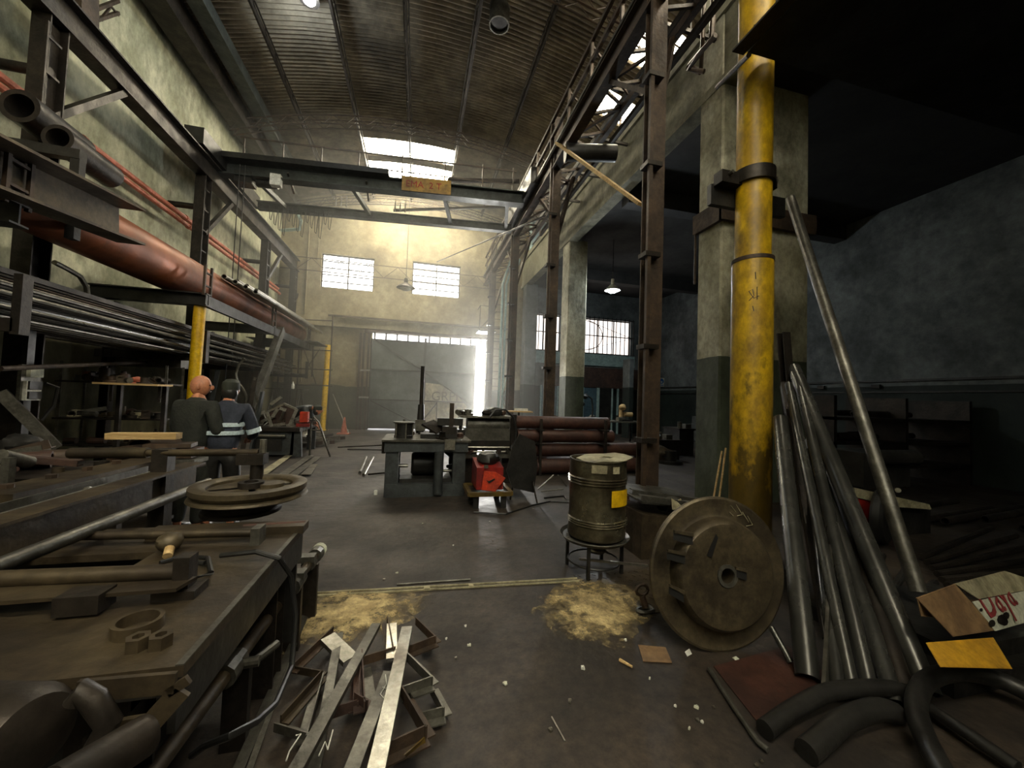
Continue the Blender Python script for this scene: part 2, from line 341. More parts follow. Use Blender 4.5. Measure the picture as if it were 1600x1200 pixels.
def pillar(x0, x1, y0, y1, zt=7.1):
    m_ = MB(); c = .03
    pts = [(x0+c, y0), (x1-c, y0), (x1, y0+c), (x1, y1-c), (x1-c, y1), (x0+c, y1), (x0, y1-c), (x0, y0+c)]
    m_.plate([V((a, b, 0)) for a, b in pts], zt, (0, 0, 1)); return m_
p_ = struct('trim_pillar_near', pillar(4.8, 6.65, 5.3, 5.86, 9.6), 'pillar')
struct('trim_pillar_middle', pillar(4.83, 5.5, 12.1, 12.75), 'pillar')
struct('trim_pillar_far', pillar(4.8, 5.4, 17.4, 17.95), 'annex')
struct('trim_half_wall', MB().bb((9.3, 15.6, 0), (9.5, 16.2, 3.6)), 'annex')
# stair block, painted dark, in the annex
stp = MB()
for i in range(12): stp.bb((10.3+i*.18, 12.2, 0), (12.49, 13.4, .25+i*.3)) if i < 12 else None
struct('trim_stair_block', stp, 'bluegrey')
# roof
roof = bpy.data.objects.new('ceiling', None); COL.objects.link(roof); roof['kind'] = 'structure'
Ys = [-6, -4.2, -2.8, -1.6, .6, 1.8, 3.4, 4.8, 6.2, 7.3, 8.4, 9.4, 10.2, 11.9, 14.35, 15.3, 15.75, 17.2, 18.5]
def pang(k): return math.asin((-.65+1.66*k)/RR)
sheetmesh = {}
def sheet(L):
    if L in sheetmesh: return sheetmesh[L]
    m_ = MB(); nw = max(4, int(round(L/.125))); hw = RR*(pang(1)-pang(0))/2+.05
    m_.grid(lambda u, v: V(((u-.5)*2*hw, (v-.5)*(L+.04), .022*math.sin(v*nw*2*PI+.01) - ((u-.5)*2*hw)**2/(2*RR)+hw*hw/(2*RR)*.0)), 2, nw*4)
    sheetmesh[L] = mesh('roof_sheet', m_, 'roof', ang=60); return sheetmesh[L]
sky = {(-1, 14), (0, 14), (-1, 16), (0, 16), (3, 9), (3, 11), (3, 4), (3, 6), (0, 1), (-2, 1), (2, 1), (3, 2), (4, 13), (4, 15)}  # last pair: unseen sheets added to brighten the upper yellow wall
pane_n = 0
for k in range(-4, 6):
    a = (pang(k)+pang(k+1))/2
    for j in range(len(Ys)-1):
        L = round(Ys[j+1]-Ys[j], 3); yc = (Ys[j]+Ys[j+1])/2
        if (k, j) in sky:
            m_ = MB(); hw = RR*(pang(1)-pang(0))/2
            m_.box((0, 0, .0), (2*hw-.05, L-.02, .02)); me = mesh('skylight_sheet', m_, 'skysheet'); nm = 'skylight_sheet'
        else: me = sheet(L); nm = 'roof_sheet'
        o = bpy.data.objects.new(nm, me); COL.objects.link(o); o.parent = roof
        o.location = (RR*math.sin(a), yc, ZC+RR*math.cos(a)+(.02 if nm == 'roof_sheet' else 0)); o.rotation_euler = (0, a, 0)
for k in range(-3, 6):
    x = RR*math.sin(pang(k)); z = roofz(x)-.13
    m_ = MB()
    for dx, dz in ((-.06, 0), (.06, 0), (0, -.14)): m_.beam((x+dx, YB, z+dz), (x+dx, YF-.02, z+dz), .03, .03)
    y = YB
    while y < YF-.5:
        m_.beam((x+.05, y, z), (x, y+.35, z-.13), .014, .014).beam((x-.05, y+.35, z), (x, y+.7-.35, z-.13), .014, .014); m_.beam((x, y+.35, z-.13), (x-.05, y+.7, z), .014, .014); y += .7
    m_.beam((x, YB, z-.07), (x, YF-.02, z-.07), .05, .15)
    child(roof, 'lattice_purlin', m_, 'steel')
# arched trusses
for yt in (2.5, 7.4, 12.9, 17.9):
    m_ = MB(); n = 44; R1 = RR-.35; R2 = RR-.62
    a0 = math.asin(-5.95/RR); a1 = math.asin(8.5/RR)
    for R in (R1, R2):
        for dy in (-.12, .12):
            m_.path([(R*math.sin(a0+(a1-a0)*i/n), yt+dy, ZC+R*math.cos(a0+(a1-a0)*i/n)) for i in range(n+1)], .022, 5)
    for i in range(n):
        b0 = a0+(a1-a0)*i/n; b1 = a0+(a1-a0)*(i+1)/n; Ra, Rb = (R1, R2) if i % 2 else (R2, R1)
        for dy in (-.12, .12): m_.beam((Ra*math.sin(b0), yt+dy, ZC+Ra*math.cos(b0)), (Rb*math.sin(b1), yt+dy, ZC+Rb*math.cos(b1)), .016, .016)
    child(roof, 'arched_truss', m_, 'rust')
# eave girder, gutter and pipe
m_ = MB().beam((-5.55, YB, 9.7), (-5.55, YF, 9.7), .5, .5); struct('trim_eave_girder', m_, 'steel')
struct('trim_eave_gutter', MB().chan((-4.95, YB, 9.95), (-4.95, 15.5, 9.95), .35, .3, .02), 'crane')
for i in range(2):
    a_ = PY(300+i*60, 150+i*60, 9+i*3)
m_ = MB(); m_.path([PY(462, 325, 17.2), PY(470, 345, 17.2), PY(468, 358, 17.6), PY(440, 360, 17.9)], .07, 8)
struct('trim_drain_elbow', m_, 'lintel')
# vertical conduits on far wall and dividing pilaster
struct('trim_wall_conduit', MB().tube((-4.9, YF-.05, 2.0), (-4.9, YF-.05, 9.2), .03).tube((-4.5, YF-.05, 7.4), (-4.5, YF-.05, 9.6), .02), 'farplaster')
# ------------------------------------------------------------------ windows
def window(name, x0, x1, z0, z1, nx, nz, pane, bars=False, bx=12, y=YF+.18):
    e = bpy.data.objects.new(name, None); COL.objects.link(e); e.location = ((x0+x1)/2, y, z0); e['kind'] = 'structure'
    f = MB(); t = .05
    f.bb((x0, y-.05, z0), (x0+t, y+.05, z1)).bb((x1-t, y-.05, z0), (x1, y+.05, z1)).bb((x0, y-.05, z0), (x1, y+.05, z0+t)).bb((x0, y-.05, z1-t), (x1, y+.05, z1))
    for i in range(1, nx): x = x0+(x1-x0)*i/nx; f.bb((x-.025, y-.06, z0), (x+.025, y+.03, z1))
    for i in range(1, nz): z = z0+(z1-z0)*i/nz; f.bb((x0, y-.05, z-.02), (x1, y+.03, z+.02))
    child(e, 'window_frame', f, 'steel')
    for i in range(nx):
        for j in range(nz):
            m_ = MB().bb((x0+(x1-x0)*i/nx+.012, y-.006, z0+(z1-z0)*j/nz+.012), (x0+(x1-x0)*(i+1)/nx-.012, y+.006, z0+(z1-z0)*(j+1)/nz-.012)); child(e, 'pane', m_, pane)
    if bars:
        yb = YF-.08
        for i in range(bx+1):
            x = x0-.1+(x1-x0+.2)*i/bx; child(e, 'grille_bar', MB().beam((x, yb, z0-.15), (x, yb, z1+.1), .035, .035), 'black')
        for z in (z0-.05, (z0+z1)/2, z1): child(e, 'grille_rail', MB().beam((x0-.15, yb-.03, z), (x1+.15, yb-.03, z), .02, .05), 'black')
    return e
window('window_1', -4.36, -2.15, 6.23, 7.75, 2, 5, 'winpane')
window('window_2', -.47, 1.76, 6.3, 7.85, 2, 5, 'winpane')
window('window_fill_1', -4.5, -1.0, 6.9, 9.3, 4, 4, 'winfill', y=YB-.02)  # this window and the next are added out of view for frontal light
window('window_fill_2', .6, 3.9, 6.9, 9.3, 4, 4, 'winfill', y=YB-.02)
window('window_3', 8.1, 10.92, 4.1, 5.92, 3, 1, 'winpane2', True, 12)
window('window_4', 5.2, 6.94, 4.1, 5.92, 2, 1, 'winpane2', True, 9)
m_ = MB(); cx, cz = 8.3, 5.0
for s_ in (-1, 1):
    for dz in (-.8, 0, .8): m_.beam((8.15, YF-.13, cz+dz*1.0), (10.9, YF-.13, cz), .02, .02)
m_.path([(cx+.9*math.cos(t/16*PI-PI/2), YF-.14, cz+.75*math.sin(t/16*PI-PI/2)) for t in range(17)], .02, 5)
child(bpy.data.objects['window_3'], 'grille_ornament', m_, 'rust')
# ------------------------------------------------------------------ gate
dg = bpy.data.objects.new('door_1', None); COL.objects.link(dg); dg.location = (.3, 18.2, 0); dg['kind'] = 'structure'
GX0, GX1, GZ = -2.11, 2.62, 4.05
xs = [GX0+(GX1-GX0)*i/4 for i in range(5)]
child(dg, 'gate_skin', MB().bb((GX0, 18.191, .06), (GX1, 18.2, GZ)), 'gatesheet')
for i in range(4):
    for j, (za, zb) in enumerate(((.1, 1.35), (1.37, 2.7), (2.72, GZ))):
        child(dg, 'gate_panel', MB().bb((xs[i]+.005, 18.16, za), (xs[i+1]-.005, 18.19, zb)), 'gatesheet')
# faded painted fan of colour on the lower right (paint film on the sheet)
fan = [(.34, .12), (2.45, .12), (2.5, .7), (2.35, 1.1), (1.9, 1.6), (1.5, 1.95), (1.0, 2.15), (.34, 2.2)]
child(dg, 'faded_paint', MB().plate([V((a, 18.158, b)) for a, b in fan], .004, (0, -1, 0)), 'gatepale')
fr = MB()
for x in (GX0, GX1-.06): fr.bb((x, 18.08, .06), (x+.06, 18.16, GZ+.03))
for z in (.08, 1.33, 2.68, GZ-.03): fr.bb((GX0, 18.1, z), (GX1, 18.155, z+.05))
fr.bb((.22, 18.06, .06), (.32, 18.16, GZ+.2))
child(dg, 'gate_frame', fr, 'steel')
for a, b in (((GX0+.1, 1.3), (.22, .2)), ((.3, 2.65), (2.5, 1.25)), ((GX0+.2, 4.0), (.2, 2.75)), ((.32, .5), (.9, 1.3)), ((.9, .15), (.9, 1.33)), ((1.8, .5), (2.4, 1.2))):
    child(dg, 'gate_brace', MB().beam((a[0], 18.13, a[1]), (b[0], 18.13, b[1]), .04, .05), 'steel')
child(dg, 'gate_track', MB().bb((-2.4, 18.05, 4.36), (3.2, 18.28, 4.46)), 'rust')
for i in range(11): child(dg, 'track_hanger', MB().bb((-2+i*.48, 18.14, 4.06), (-1.93+i*.48, 18.2, 4.36)), 'rust')
font('GRPI', .6, 'letters', 'painted_letters', dg, (.62, 18.145, 1.4), (PI/2, 0, 0), .003)
for i, x in enumerate((-2.55, -2.4, -2.2)):
    child(dg, 'gate_guide_post', MB().chan((x, 18.12, 0), (x, 18.12, 4.3), .09, .08, .01, up=(0, 1, 0)), 'rust')
for z in (1.4, 2.6): child(dg, 'hinge', MB().bb((-2.5, 18.02, z), (-2.1, 18.08, z+.07)), 'galv')
struct('trim_gate_header', MB().bb((-5.9, 18.1, 4.5), (4.6, 18.296, 4.9)), 'farplaster')
struct('trim_header_rail', MB().beam((-3.9, 18.02, 4.95), (4.4, 18.02, 4.95), .12, .07), 'rust')
# flat lattice along far wall
m_ = MB()
for z in (6.85, 7.4): m_.beam((-5.9, 18.1, z), (3.7, 18.1, z), .035, .035)
for i in range(16):
    x = -5.9+i*.6; m_.beam((x, 18.1, 6.85 if i % 2 else 7.4), (x+.6, 18.1, 7.4 if i % 2 else 6.85), .025, .025)
solo('lattice_girder', m_, 'rust', 'slim brown zigzag lattice girder crossing the far wall at window height', 'girder')
# street beyond the gate, seen as a sliver
struct('trim_outside_ground', MB().bb((-6, 18.9, -.2), (12, 30, -.02)), 'beam')
# ================================================================== LEFT CRANE RAIL, RACK
T = Thing('crane_rail', 'dark steel crane runway beam high along the left plaster wall', 'crane rail')
T.part('beam', MB().ibeam((-5.3, YB+.1, 7.0), (-5.3, 18.2, 7.0), .28, .5, .03), 'steel')
T.part('rail_bar', MB().beam((-5.3, YB+.1, 7.28), (-5.3, 18.2, 7.28), .06, .06), 'steelgrey')
for y in (-1.3, 2.7, 6.75, 10.8, 14.8, 17.9):
    m_ = MB().ibeam((-5.3, y, 0), (-5.3, y, 6.75), .22, .3, .02, up=(0, 1, 0)); i = T.part('post', m_, 'steel')
    l = MB()
    for z in (4.9, 5.4, 5.9, 6.4): l.beam((-5.18, y-.2, z), (-5.18, y+.02, z), .02, .03)
    l.beam((-5.18, y-.2, 4.6), (-5.18, y-.2, 6.6), .03, .03); T.part('rung_set', l, 'steel', i)
    T.part('wall_brace', MB().beam((-5.25, y+.05, 5.4), (-5.25, y+1.3, 6.75), .1, .1), 'steel')
    T.part('wall_tie', MB().tube((-5.25, y, 6.0), (-5.99, y, 6.0), .07), 'steel')
T.done()
# conduits in orange-red along wall
for i, (z, r, dx) in enumerate(((5.78, .06, 0), (5.58, .055, .08))):
    m_ = MB().tube((-5.75+dx, 3, z), (-5.75+dx, 17.5, z), r, 10)
    for y in (5, 8, 11, 14): m_.tube((-5.75+dx, y, z), (-5.75+dx, y+.06, z), r*1.3, 10)
    solo('wall_pipe', m_, 'orange', ['upper', 'lower'][i]+' of two long orange-red pipes running along the left wall', 'pipe', 'orange-red wall pipes')
# big rust pipe on rack
solo('large_pipe', MB().tube((-4.75, 4.2, 3.86), (-4.75, 16.6, 3.86), .4, 40, ri=.37), 'rustpipe', 'huge rust-red pipe lying lengthwise on the high left rack', 'pipe')
c0 = PX(0, 262, -4.0); c1 = PX(205, 353, -4.0)
dch = (c1-c0).normalized()
solo('channel_beam', MB().chan(c1-dch*2.6, c1, .34, .5, .03, up=(0, 0, -1)), 'oilysteel', 'wide rusty channel beam with its end in front of the huge pipe', 'beam')
for i, (px_, py_, r) in enumerate(((30, 165, .21), (90, 215, .17))):
    c = PX(px_, py_, -5.0+.4*i); solo('stub_pipe', MB().tube(c, c+V((-.02, .9, 0)), r, 24, ri=r*.72), 'steel', ['larger stub pipe at the left edge above the rusty channel', 'smaller open-ended stub pipe beside the first steel post'][i], 'pipe', 'stub pipes on the left rack')
# dark support under stub pipes
# rack arms & yellow posts
R_ = Thing('pipe_rack', 'dark steel cantilever rack holding pipes and bars along the left wall', 'rack')
for y in (5.0, 8.7, 12.3, 16.0):
    R_.part('arm', MB().ibeam((-5.95, y, 3.32), (-4.05, y, 3.32), .2, .24, .02), 'black')
    R_.part('low_arm', MB().chan((-5.95, y+.25, 2.2), (-4.2, y+.25, 2.2), .1, .14, .012), 'steel')
    R_.part('upright', MB().chan((-5.75, y+.25, 0), (-5.75, y+.25, 3.2), .14, .14, .012, up=(1, 0, 0)), 'steel')
    R_.part('stop_ladder', MB().beam((-4.1, y-.1, 3.4), (-4.1, y-.1, 4.0), .04, .04).beam((-4.1, y+.14, 3.4), (-4.1, y+.14, 4.0), .04, .04).beam((-4.1, y-.1, 3.6), (-4.1, y+.14, 3.6), .03, .03).beam((-4.1, y-.1, 3.85), (-4.1, y+.14, 3.85), .03, .03), 'rust')
    R_.part('low_stop', MB().bb((-4.22, y+.2, 2.1), (-4.14, y+.32, 2.75)), 'steel')
R_.part('cradle', MB().beam((-5.95, 6.1, 4.6), (-4.35, 6.1, 4.55), .12, .12).beam((-4.4, 6.1, 4.55), (-4.4, 6.1, 3.45), .1, .1), 'black')
R_.part('edge_channel', MB().chan((-4.1, 8.6, 3.3), (-4.1, 16.4, 3.3), .08, .22, .015), 'black')
R_.part('deck_plate', MB().bb((-5.9, 8.6, 3.42), (-4.15, 9.7, 3.445)), 'black')
R_.part('end_deck', MB().bb((-5.9, 15.2, 3.42), (-3.6, 16.8, 3.445)), 'steelgrey')
R_.done()
solo('yellow_post', MB().tube((-4.25, 8.75, 0), (-4.22, 8.75, 3.2), .1, 20).tube((-4.25, 8.75, 0), (-4.25, 8.75, .04), .18, 20), 'yellowclean', 'bright yellow round post under the left rack behind the two workers', 'post', 'yellow posts')
solo('yellow_post', MB().tube((-3.8, 17.6, 0), (-3.75, 17.6, 3.6), .11, 20).tube((-3.8, 17.6, 0), (-3.8, 17.6, .04), .22, 20), 'yellowclean', 'yellow round post standing against the far wall left of the gate', 'post', 'yellow posts')
# silver tubes on the high rack
for i in range(7):
    x = -4.9+(i % 4)*.14-(i//4)*.07; z = 4.38+(i//4)*.12+.0*i
    solo('silver_tube', MB().tube((x+.55, 9.9+.2*i, z-.25-.05*(i % 4)), (x+.62, 17.2-.15*i, z-.25-.05*(i % 4)), .055, 10, ri=.045), 'galv', 'pale steel tube lying on the far end of the high left rack', 'tube', 'pale tubes on the high rack')
# strut
a = PX(440, 515, -4.1); b = PX(393, 640, -4.1)
solo('diagonal_strut', MB().chan(a, b, .24, .16, .015, up=(1, 0, 0)), 'steelgrey', 'grey channel strut slanting down from the far end of the left rack', 'strut')
# long bar bundle
def bar_bundle():
    rnd = random.Random(3); k = 0
    for layer, (z0, nb) in enumerate(((2.3, 11), (2.42, 11), (2.55, 12), (2.66, 11), (2.78, 8))):
        for i in range(nb):
            x = -5.35+i*(1.05/nb)+rnd.uniform(-.02, .02); y0 = rnd.uniform(1.5, 4.5); y1 = rnd.uniform(13, 16.8)
            r = rnd.choice((.018, .024, .03, .038)); t = rnd.random(); dz = rnd.uniform(-.03, .03)
            if t < .6: m_ = MB().tube((x, y0, z0+dz), (x+rnd.uniform(-.08, .08), y1, z0-dz-.06), r, 8)
            elif t < .8: m_ = MB().angle((x, y0, z0), (x+rnd.uniform(-.1, .1), y1, z0-.05), .06, .01)
            else: m_ = MB().beam((x, y0, z0), (x+rnd.uniform(-.08, .08), y1, z0-.05), .07, .02)
            mt = rnd.choice(('steel', 'steelgrey', 'tube', 'rust', 'steelgrey'))
            shp = 'round bar' if t < .6 else ('angle bar' if t < .8 else 'flat bar'); clr = {'steel': 'dark', 'steelgrey': 'grey', 'tube': 'smooth dark grey', 'rust': 'rusty brown'}[mt]; lev = ['in the bottom layer', 'in the second layer', 'in the middle layer', 'in the fourth layer', 'on top'][layer]
            solo('stock_bar', m_, mt, 'long '+clr+' '+shp+' '+lev+' of the crowded lower left rack', 'bar', 'stock bars on the lower left rack'); k += 1
bar_bundle()
# bent pipe sticking up at (90-130, 405-460)
solo('bent_pipe', MB().path([PX(x, y, -5.0) for x, y in ((85, 410), (105, 420), (125, 432), (135, 448), (137, 465))], .035, 8), 'steelgrey', 'thin bent grey pipe curving up behind the lower left rack', 'pipe')
# horizontal tube rail & lower left furniture
solo('rail_tube', MB().tube(PX(0, 576, -4.6), PX(300, 563, -5.6), .03, 8), 'rust', 'thin rusty horizontal tube above the electric box on left', 'tube')
a = PX(0, 612, -5.0); b = PX(88, 700, -4.6)
solo('lean_beam', MB().chan(a, b, .16, .12, .015), 'steelgrey', 'grey channel leaning diagonally at the left edge below the electric box', 'beam')
T = Thing('electric_box', 'small pale electric switch box with two dark sockets on the lower left wall', 'switch box')
c = PX(45, 598, -4.9)
T.part('back_plate', MB().box(c, (.04, .26, .46)), 'steelgrey')
T.part('top_panel', MB().box(c+V((.04, .02, .15)), (.05, .18, .15)), 'boxwhite')
T.part('socket', MB().box(c+V((.05, .0, -.03)), (.06, .17, .1)), 'black'); T.part('socket', MB().box(c+V((.05, 0, -.16)), (.06, .17, .09)), 'black')
T.part('rim', MB().box(c+V((.035, 0, -.1)), (.05, .2, .02)).box(c+V((.035, -.095, -.1)), (.05, .015, .24)).box(c+V((.035, 0, -.22)), (.05, .2, .015)), 'white')
T.part('cable', MB().path([c+V((.06, .15, 0)), c+V((.1, .28, -.05)), c+V((.06, .3, -.3)), c+V((.0, .22, -.5))], .02, 6), 'black')
T.part('mounting_post', MB().beam(V((c.x-.03, c.y, 0)), V((c.x-.03, c.y, 2.4)), .06, .1), 'black')
T.done()
# workshop shelf with clutter
def shelf_unit(name, label, x0, x1, y, zs, dep=.5, m1='steel'):
    T = Thing(name, label, 'shelf')
    for z in zs: T.part('shelf_board', MB().bb((x0, y, z), (x1, y+dep, z+.03)), m1)
    for x in (x0+.03, x1-.03):
        for dy in (.03, dep-.03): T.part('upright', MB().angle((x, y+dy, 0), (x, y+dy, zs[-1]+.35), .04, .006), 'steelgrey')
    return T.done()
SX0, SX1, SY = -5.85, -4.3, 8.0
shelf_unit('shelf_rack', 'cluttered steel shelf rack against the left wall behind the workers', SX0, SX1, SY, (.55, 1.0, 1.62), .55)
rnd = random.Random(11); q = 0
names = ['scrap_block', 'machine_part', 'flange_ring', 'short_pipe', 'round_stock']
for z in (1.03, 1.65, .58):
    x = SX0+.1
    while x < SX1-.15:
        wd = rnd.uniform(.1, .24); h = rnd.uniform(.08, .26); y = SY+rnd.uniform(.08, .3); kd = rnd.choice(names); mt = rnd.choice(('rust', 'steelgrey', 'redclay', 'steel', 'oilysteel'))
        m_ = MB()
        if kd == 'scrap_block': m_.bb((x, y-.05, z), (x+wd, y+.1, z+h*.5)).bb((x+.02, y-.03, z+h*.5), (x+wd*.6, y+.06, z+h*.8))
        elif kd == 'machine_part': m_.lathe((x+wd/2, y, z), [(wd/2, 0), (wd/2, .05), (wd*.3, .06), (wd*.3, h), (wd*.15, h), (wd*.15, h+.04)], 12)
        elif kd == 'flange_ring': m_.tube((x+wd/2, y, z), (x+wd/2, y, z+.05), wd/2, 14, ri=wd/3).tube((x+wd/2, y, z+.05), (x+wd/2, y, z+.1), wd*.42, 14, ri=wd*.25)
        elif kd == 'short_pipe': m_.tube((x+wd*.3, y-.12, z+wd*.3), (x+wd*.3, y+.15, z+wd*.3), wd*.3, 12, ri=wd*.22)
        else: m_.tube((x, y, z+.05), (x+wd, y, z+.05), .05, 10)
        solo(kd, m_, mt, {'scrap_block': 'stepped metal block among the clutter on the left shelf rack', 'machine_part': 'round stepped machine part on the left shelf rack', 'flange_ring': 'stacked flange ring on the left shelf rack', 'short_pipe': 'short open pipe piece lying on the left shelf rack', 'round_stock': 'short round bar lying on the left shelf rack'}[kd], 'scrap part', kd.replace('_', ' ')+'s on the left shelf rack')
        x += wd+rnd.uniform(.01, .05)
# hanging strips / tall things behind the workers
for i in range(7):
    x = -5.3+i*.27; solo('standing_bar', MB().angle((x, 10.2, .0), (x+.05, 10.6, 1.55+.25*(i % 3)), .1, .01), 'steel' if i % 2 else 'bluegrey', 'dark flat bar standing upright behind the two workers', 'bar', 'upright bars behind the workers')
# cabinet greyish at (245-330,565-580)
solo('wall_cabinet', MB().bb((-5.9, 9.0, 2.0), (-4.6, 9.4, 2.22)).bb((-5.9, 9.0, 1.98), (-4.6, 9.42, 2.0)), 'steelgrey', 'pale grey box section above the left shelf rack beside the yellow post', 'box')
# far-left work area: scaffold frame at (440-520,495-600)
T = Thing('scaffold_frame', 'brown tubular scaffold frame before the far wall beside the far yellow post', 'scaffold')
for x in (440, 470, 492, 520): p0 = PY(x, 500, 16.9); T.part('standard', MB().tube((p0.x, 16.9, 0 if x != 492 else 2.2), (p0.x, 16.9, 4.75 if x in (440, 520) else 3.6), .03, 6), 'rust')
for y in (498, 545, 575, 600): p0 = PY(440, y, 16.9); p1 = PY(520, y+3, 16.9); T.part('ledger', MB().tube(p0, p1, .025, 6), 'rust')
T.part('brace', MB().tube(PY(475, 545, 16.9), PY(494, 600, 16.9), .02, 6), 'rust'); T.part('brace', MB().tube(PY(500, 545, 16.9), PY(480, 575, 16.9), .02, 6), 'rust')
T.done()
T = Thing('small_table', 'thin-topped table on trestle legs at the far left corner', 'table')
p0 = PY(415, 606, 14.0); p1 = PY(477, 606, 14.0); zt = p0.z
T.part('tabletop', MB().bb((p0.x, 13.8, zt-.03), (p1.x, 14.5, zt)), 'steelgrey')
for x in (p1.x-.15, p0.x+.2):
    for s_ in (-1, 1): T.part('leg', MB().tube((x, 14.1, zt-.03), (x+s_*.2, 14.1+s_*.25, 0), .025, 6), 'steelgrey')
T.done()
pb = PY(456, 605, 14.0)
solo('bottle', MB().lathe((pb.x, 14.1, zt), [(.045, 0), (.05, .02), (.05, .14), (.02, .19), (.018, .24)], 12), 'white', 'white bottle standing on the thin-topped table at the far left', 'bottle')
# ================================================================== PEOPLE
def skin(pts, edges, sub=2):
    me = bpy.data.meshes.new('tmp'); me.from_pydata([p[:3] for p in pts], edges, [])
    o = bpy.data.objects.new('tmp', me); COL.objects.link(o)
    o.modifiers.new('s', 'SKIN'); 
    for i, p in enumerate(pts):
        r = p[3]; r = r if isinstance(r, tuple) else (r, r)
        me.skin_vertices[0].data[i].radius = r; me.skin_vertices[0].data[i].use_root = (i == 0)
    s = o.modifiers.new('d', 'SUBSURF'); s.levels = sub; s.render_levels = sub
    dg_ = bpy.context.evaluated_depsgraph_get(); em = o.evaluated_get(dg_).to_mesh()
    mb = MB().add([v.co.copy() for v in em.vertices], [list(p.vertices) for p in em.polygons])
    o.evaluated_get(dg_).to_mesh_clear(); bpy.data.objects.remove(o); bpy.data.meshes.remove(me); return mb
def xf(mb, Mx): mb.v = [Mx @ v for v in mb.v]; return mb
def person(label, loc, rz, J, top, trouser, headwear, headrz=0.0, stripes=False, scale=1.0):
    Mx = Matrix.Translation(loc) @ Matrix.Rotation(rz, 4, 'Z') @ Matrix.Scale(scale, 4)
    T = Thing('person', label, 'person')
    P = [J['pelvis'], J['waist'], J['chest'], J['neck'], J['headb']]; R = [(.11, .08), (.12, .09), (.17, .11), .06, .055]
    pts = [tuple(p)+(r,) for p, r in zip(P, R)]; ed = [(0, 1), (1, 2), (2, 3), (3, 4)]
    def chain(start, js, rs):
        k = start
        for j, r in zip(js, rs):
            pts.append(tuple(j)+(r,)); ed.append((k, len(pts)-1)); k = len(pts)-1
        return k
    for s in ('l', 'r'):
        sg = -1 if s == 'l' else 1
        k = chain(2, [J['sh_'+s], J['el_'+s], J['wr_'+s]], [.06, .045, .03])
        wv = V(J['wr_'+s]); d = (wv-V(J['el_'+s])).normalized(); sd = d.cross(V((0, 0, 1))).normalized()
        pm = wv+d*.07; k = chain(k, [pm], [(.036, .018)])
        for q_, (off, ln) in enumerate(((-.03, .07), (-.011, .08), (.011, .075), (.03, .06))):
            f0 = pm+d*.03+sd*off; f1 = f0+d*ln*.6+V((0, 0, -.012)); f2 = f1+d*ln*.3+V((0, 0, -.03)); chain(k, [f0, f1, f2], [.011, .009, .008])
        t0 = wv+d*.03+sd*.04*sg; chain(k-0, [t0+d*.02, t0+d*.05+V((0, 0, -.01))], [.011, .009])
        chain(0, [J['hp_'+s], J['kn_'+s], J['an_'+s], J['to_'+s]], [.075, .06, .04, .035])
    body = skin(pts, ed, 1)
    H = V(J['head']); hr = Matrix.Rotation(headrz, 3, 'Z')
    hd = MB(); bm = bmesh.new(); bmesh.ops.create_uvsphere(bm, u_segments=20, v_segments=14, radius=1)
    for v in bm.verts:
        c = v.co; y = c.y*.1; x = c.x*.078*(1-.18*max(0, -c.z)); z = c.z*.12
        if c.y > 0 and c.z < 0: y *= 1-.12*(-c.z)
        v.co = V((x, y, z))
    hd.add([hr @ v.co+H for v in bm.verts], [[v.index for v in f.verts] for f in bm.faces]); bm.free()
    hd.blob(hr @ V((0, .105, -.015))+H, .018, (1, 1.4, 1.6), 8, 0)
    for s in (-1, 1): hd.blob(hr @ V((s*.08, 0, -.01))+H, .022, (.5, .9, 1.5), 8, 0); 
    body.add(hd.v, hd.f); ib = T.part('body', xf(body, Mx), 'skin')
    fc = MB()
    for s in (-1, 1): fc.blob(hr @ V((s*.032, .09, .012))+H, .012, (1, .6, .7), 8, 0)
    T.part('eyes', xf(fc, Mx), 'black'); T.part('mouth', xf(MB().box(hr @ V((0, .092, -.06))+H, (.04, .012, .01), hr), Mx), 'redclay')
    # jacket
    pj = [tuple(V(J['pelvis'])+V((0, 0, -.08)))+((.18, .14),), tuple(J['waist'])+((.17, .13),), tuple(J['chest'])+((.2, .135),), tuple(V(J['neck'])*.8+V(J['chest'])*.2)+((.1, .09),), tuple(lerp(J['neck'], J['headb'], .35))+((.078, .076),)]; ej = [(0, 1), (1, 2), (2, 3), (3, 4)]
    for s in ('l', 'r'):
        for j, r in ((J['sh_'+s], .088), (J['el_'+s], .066), (lerp(J['el_'+s], J['wr_'+s], .92), .048)):
            pj.append(tuple(j)+(r,)); n = len(pj)-1; ej.append((2 if j is J['sh_'+s] else n-1, n))
    T.part('jacket', xf(skin(pj, ej, 2), Mx), top)
    pt = [tuple(V(J['pelvis']))+((.165, .13),), tuple(lerp(J['pelvis'], J['waist'], .5))+((.15, .12),)]; et = [(0, 1)]
    for s in ('l', 'r'):
        for j, r in ((J['hp_'+s], .11), (J['kn_'+s], .082), (lerp(J['kn_'+s], J['an_'+s], .93), .066)):
            pt.append(tuple(j)+(r,)); n = len(pt)-1; et.append((0 if j is J['hp_'+s] else n-1, n))
    T.part('trousers', xf(skin(pt, et, 2), Mx), trouser)
    for s in ('l', 'r'): T.part('boot', xf(skin([tuple(J['an_'+s])+(.055,), tuple(lerp(J['an_'+s], J['to_'+s], .45))+(.05,), tuple(J['to_'+s])+(.042,)], [(0, 1), (1, 2)], 2), Mx), 'black')
    if headwear == 'cap':
        c = MB(); c.lathe(H+V((0, 0, .02)), [(.088, -.02), (.092, .02), (.085, .07), (.05, .105), (.005, .115)], 20)
        c.v = [H+V(((v-H).x, (v-H).y*1.2, (v-H).z)) for v in c.v]; T.part('cap', xf(c, Mx), 'capgreen')
        T.part('hair', xf(MB().blob(hr @ V((0, -.03, -.03))+H, .086, (1, .9, 1.15), 16, .05), Mx), 'black')
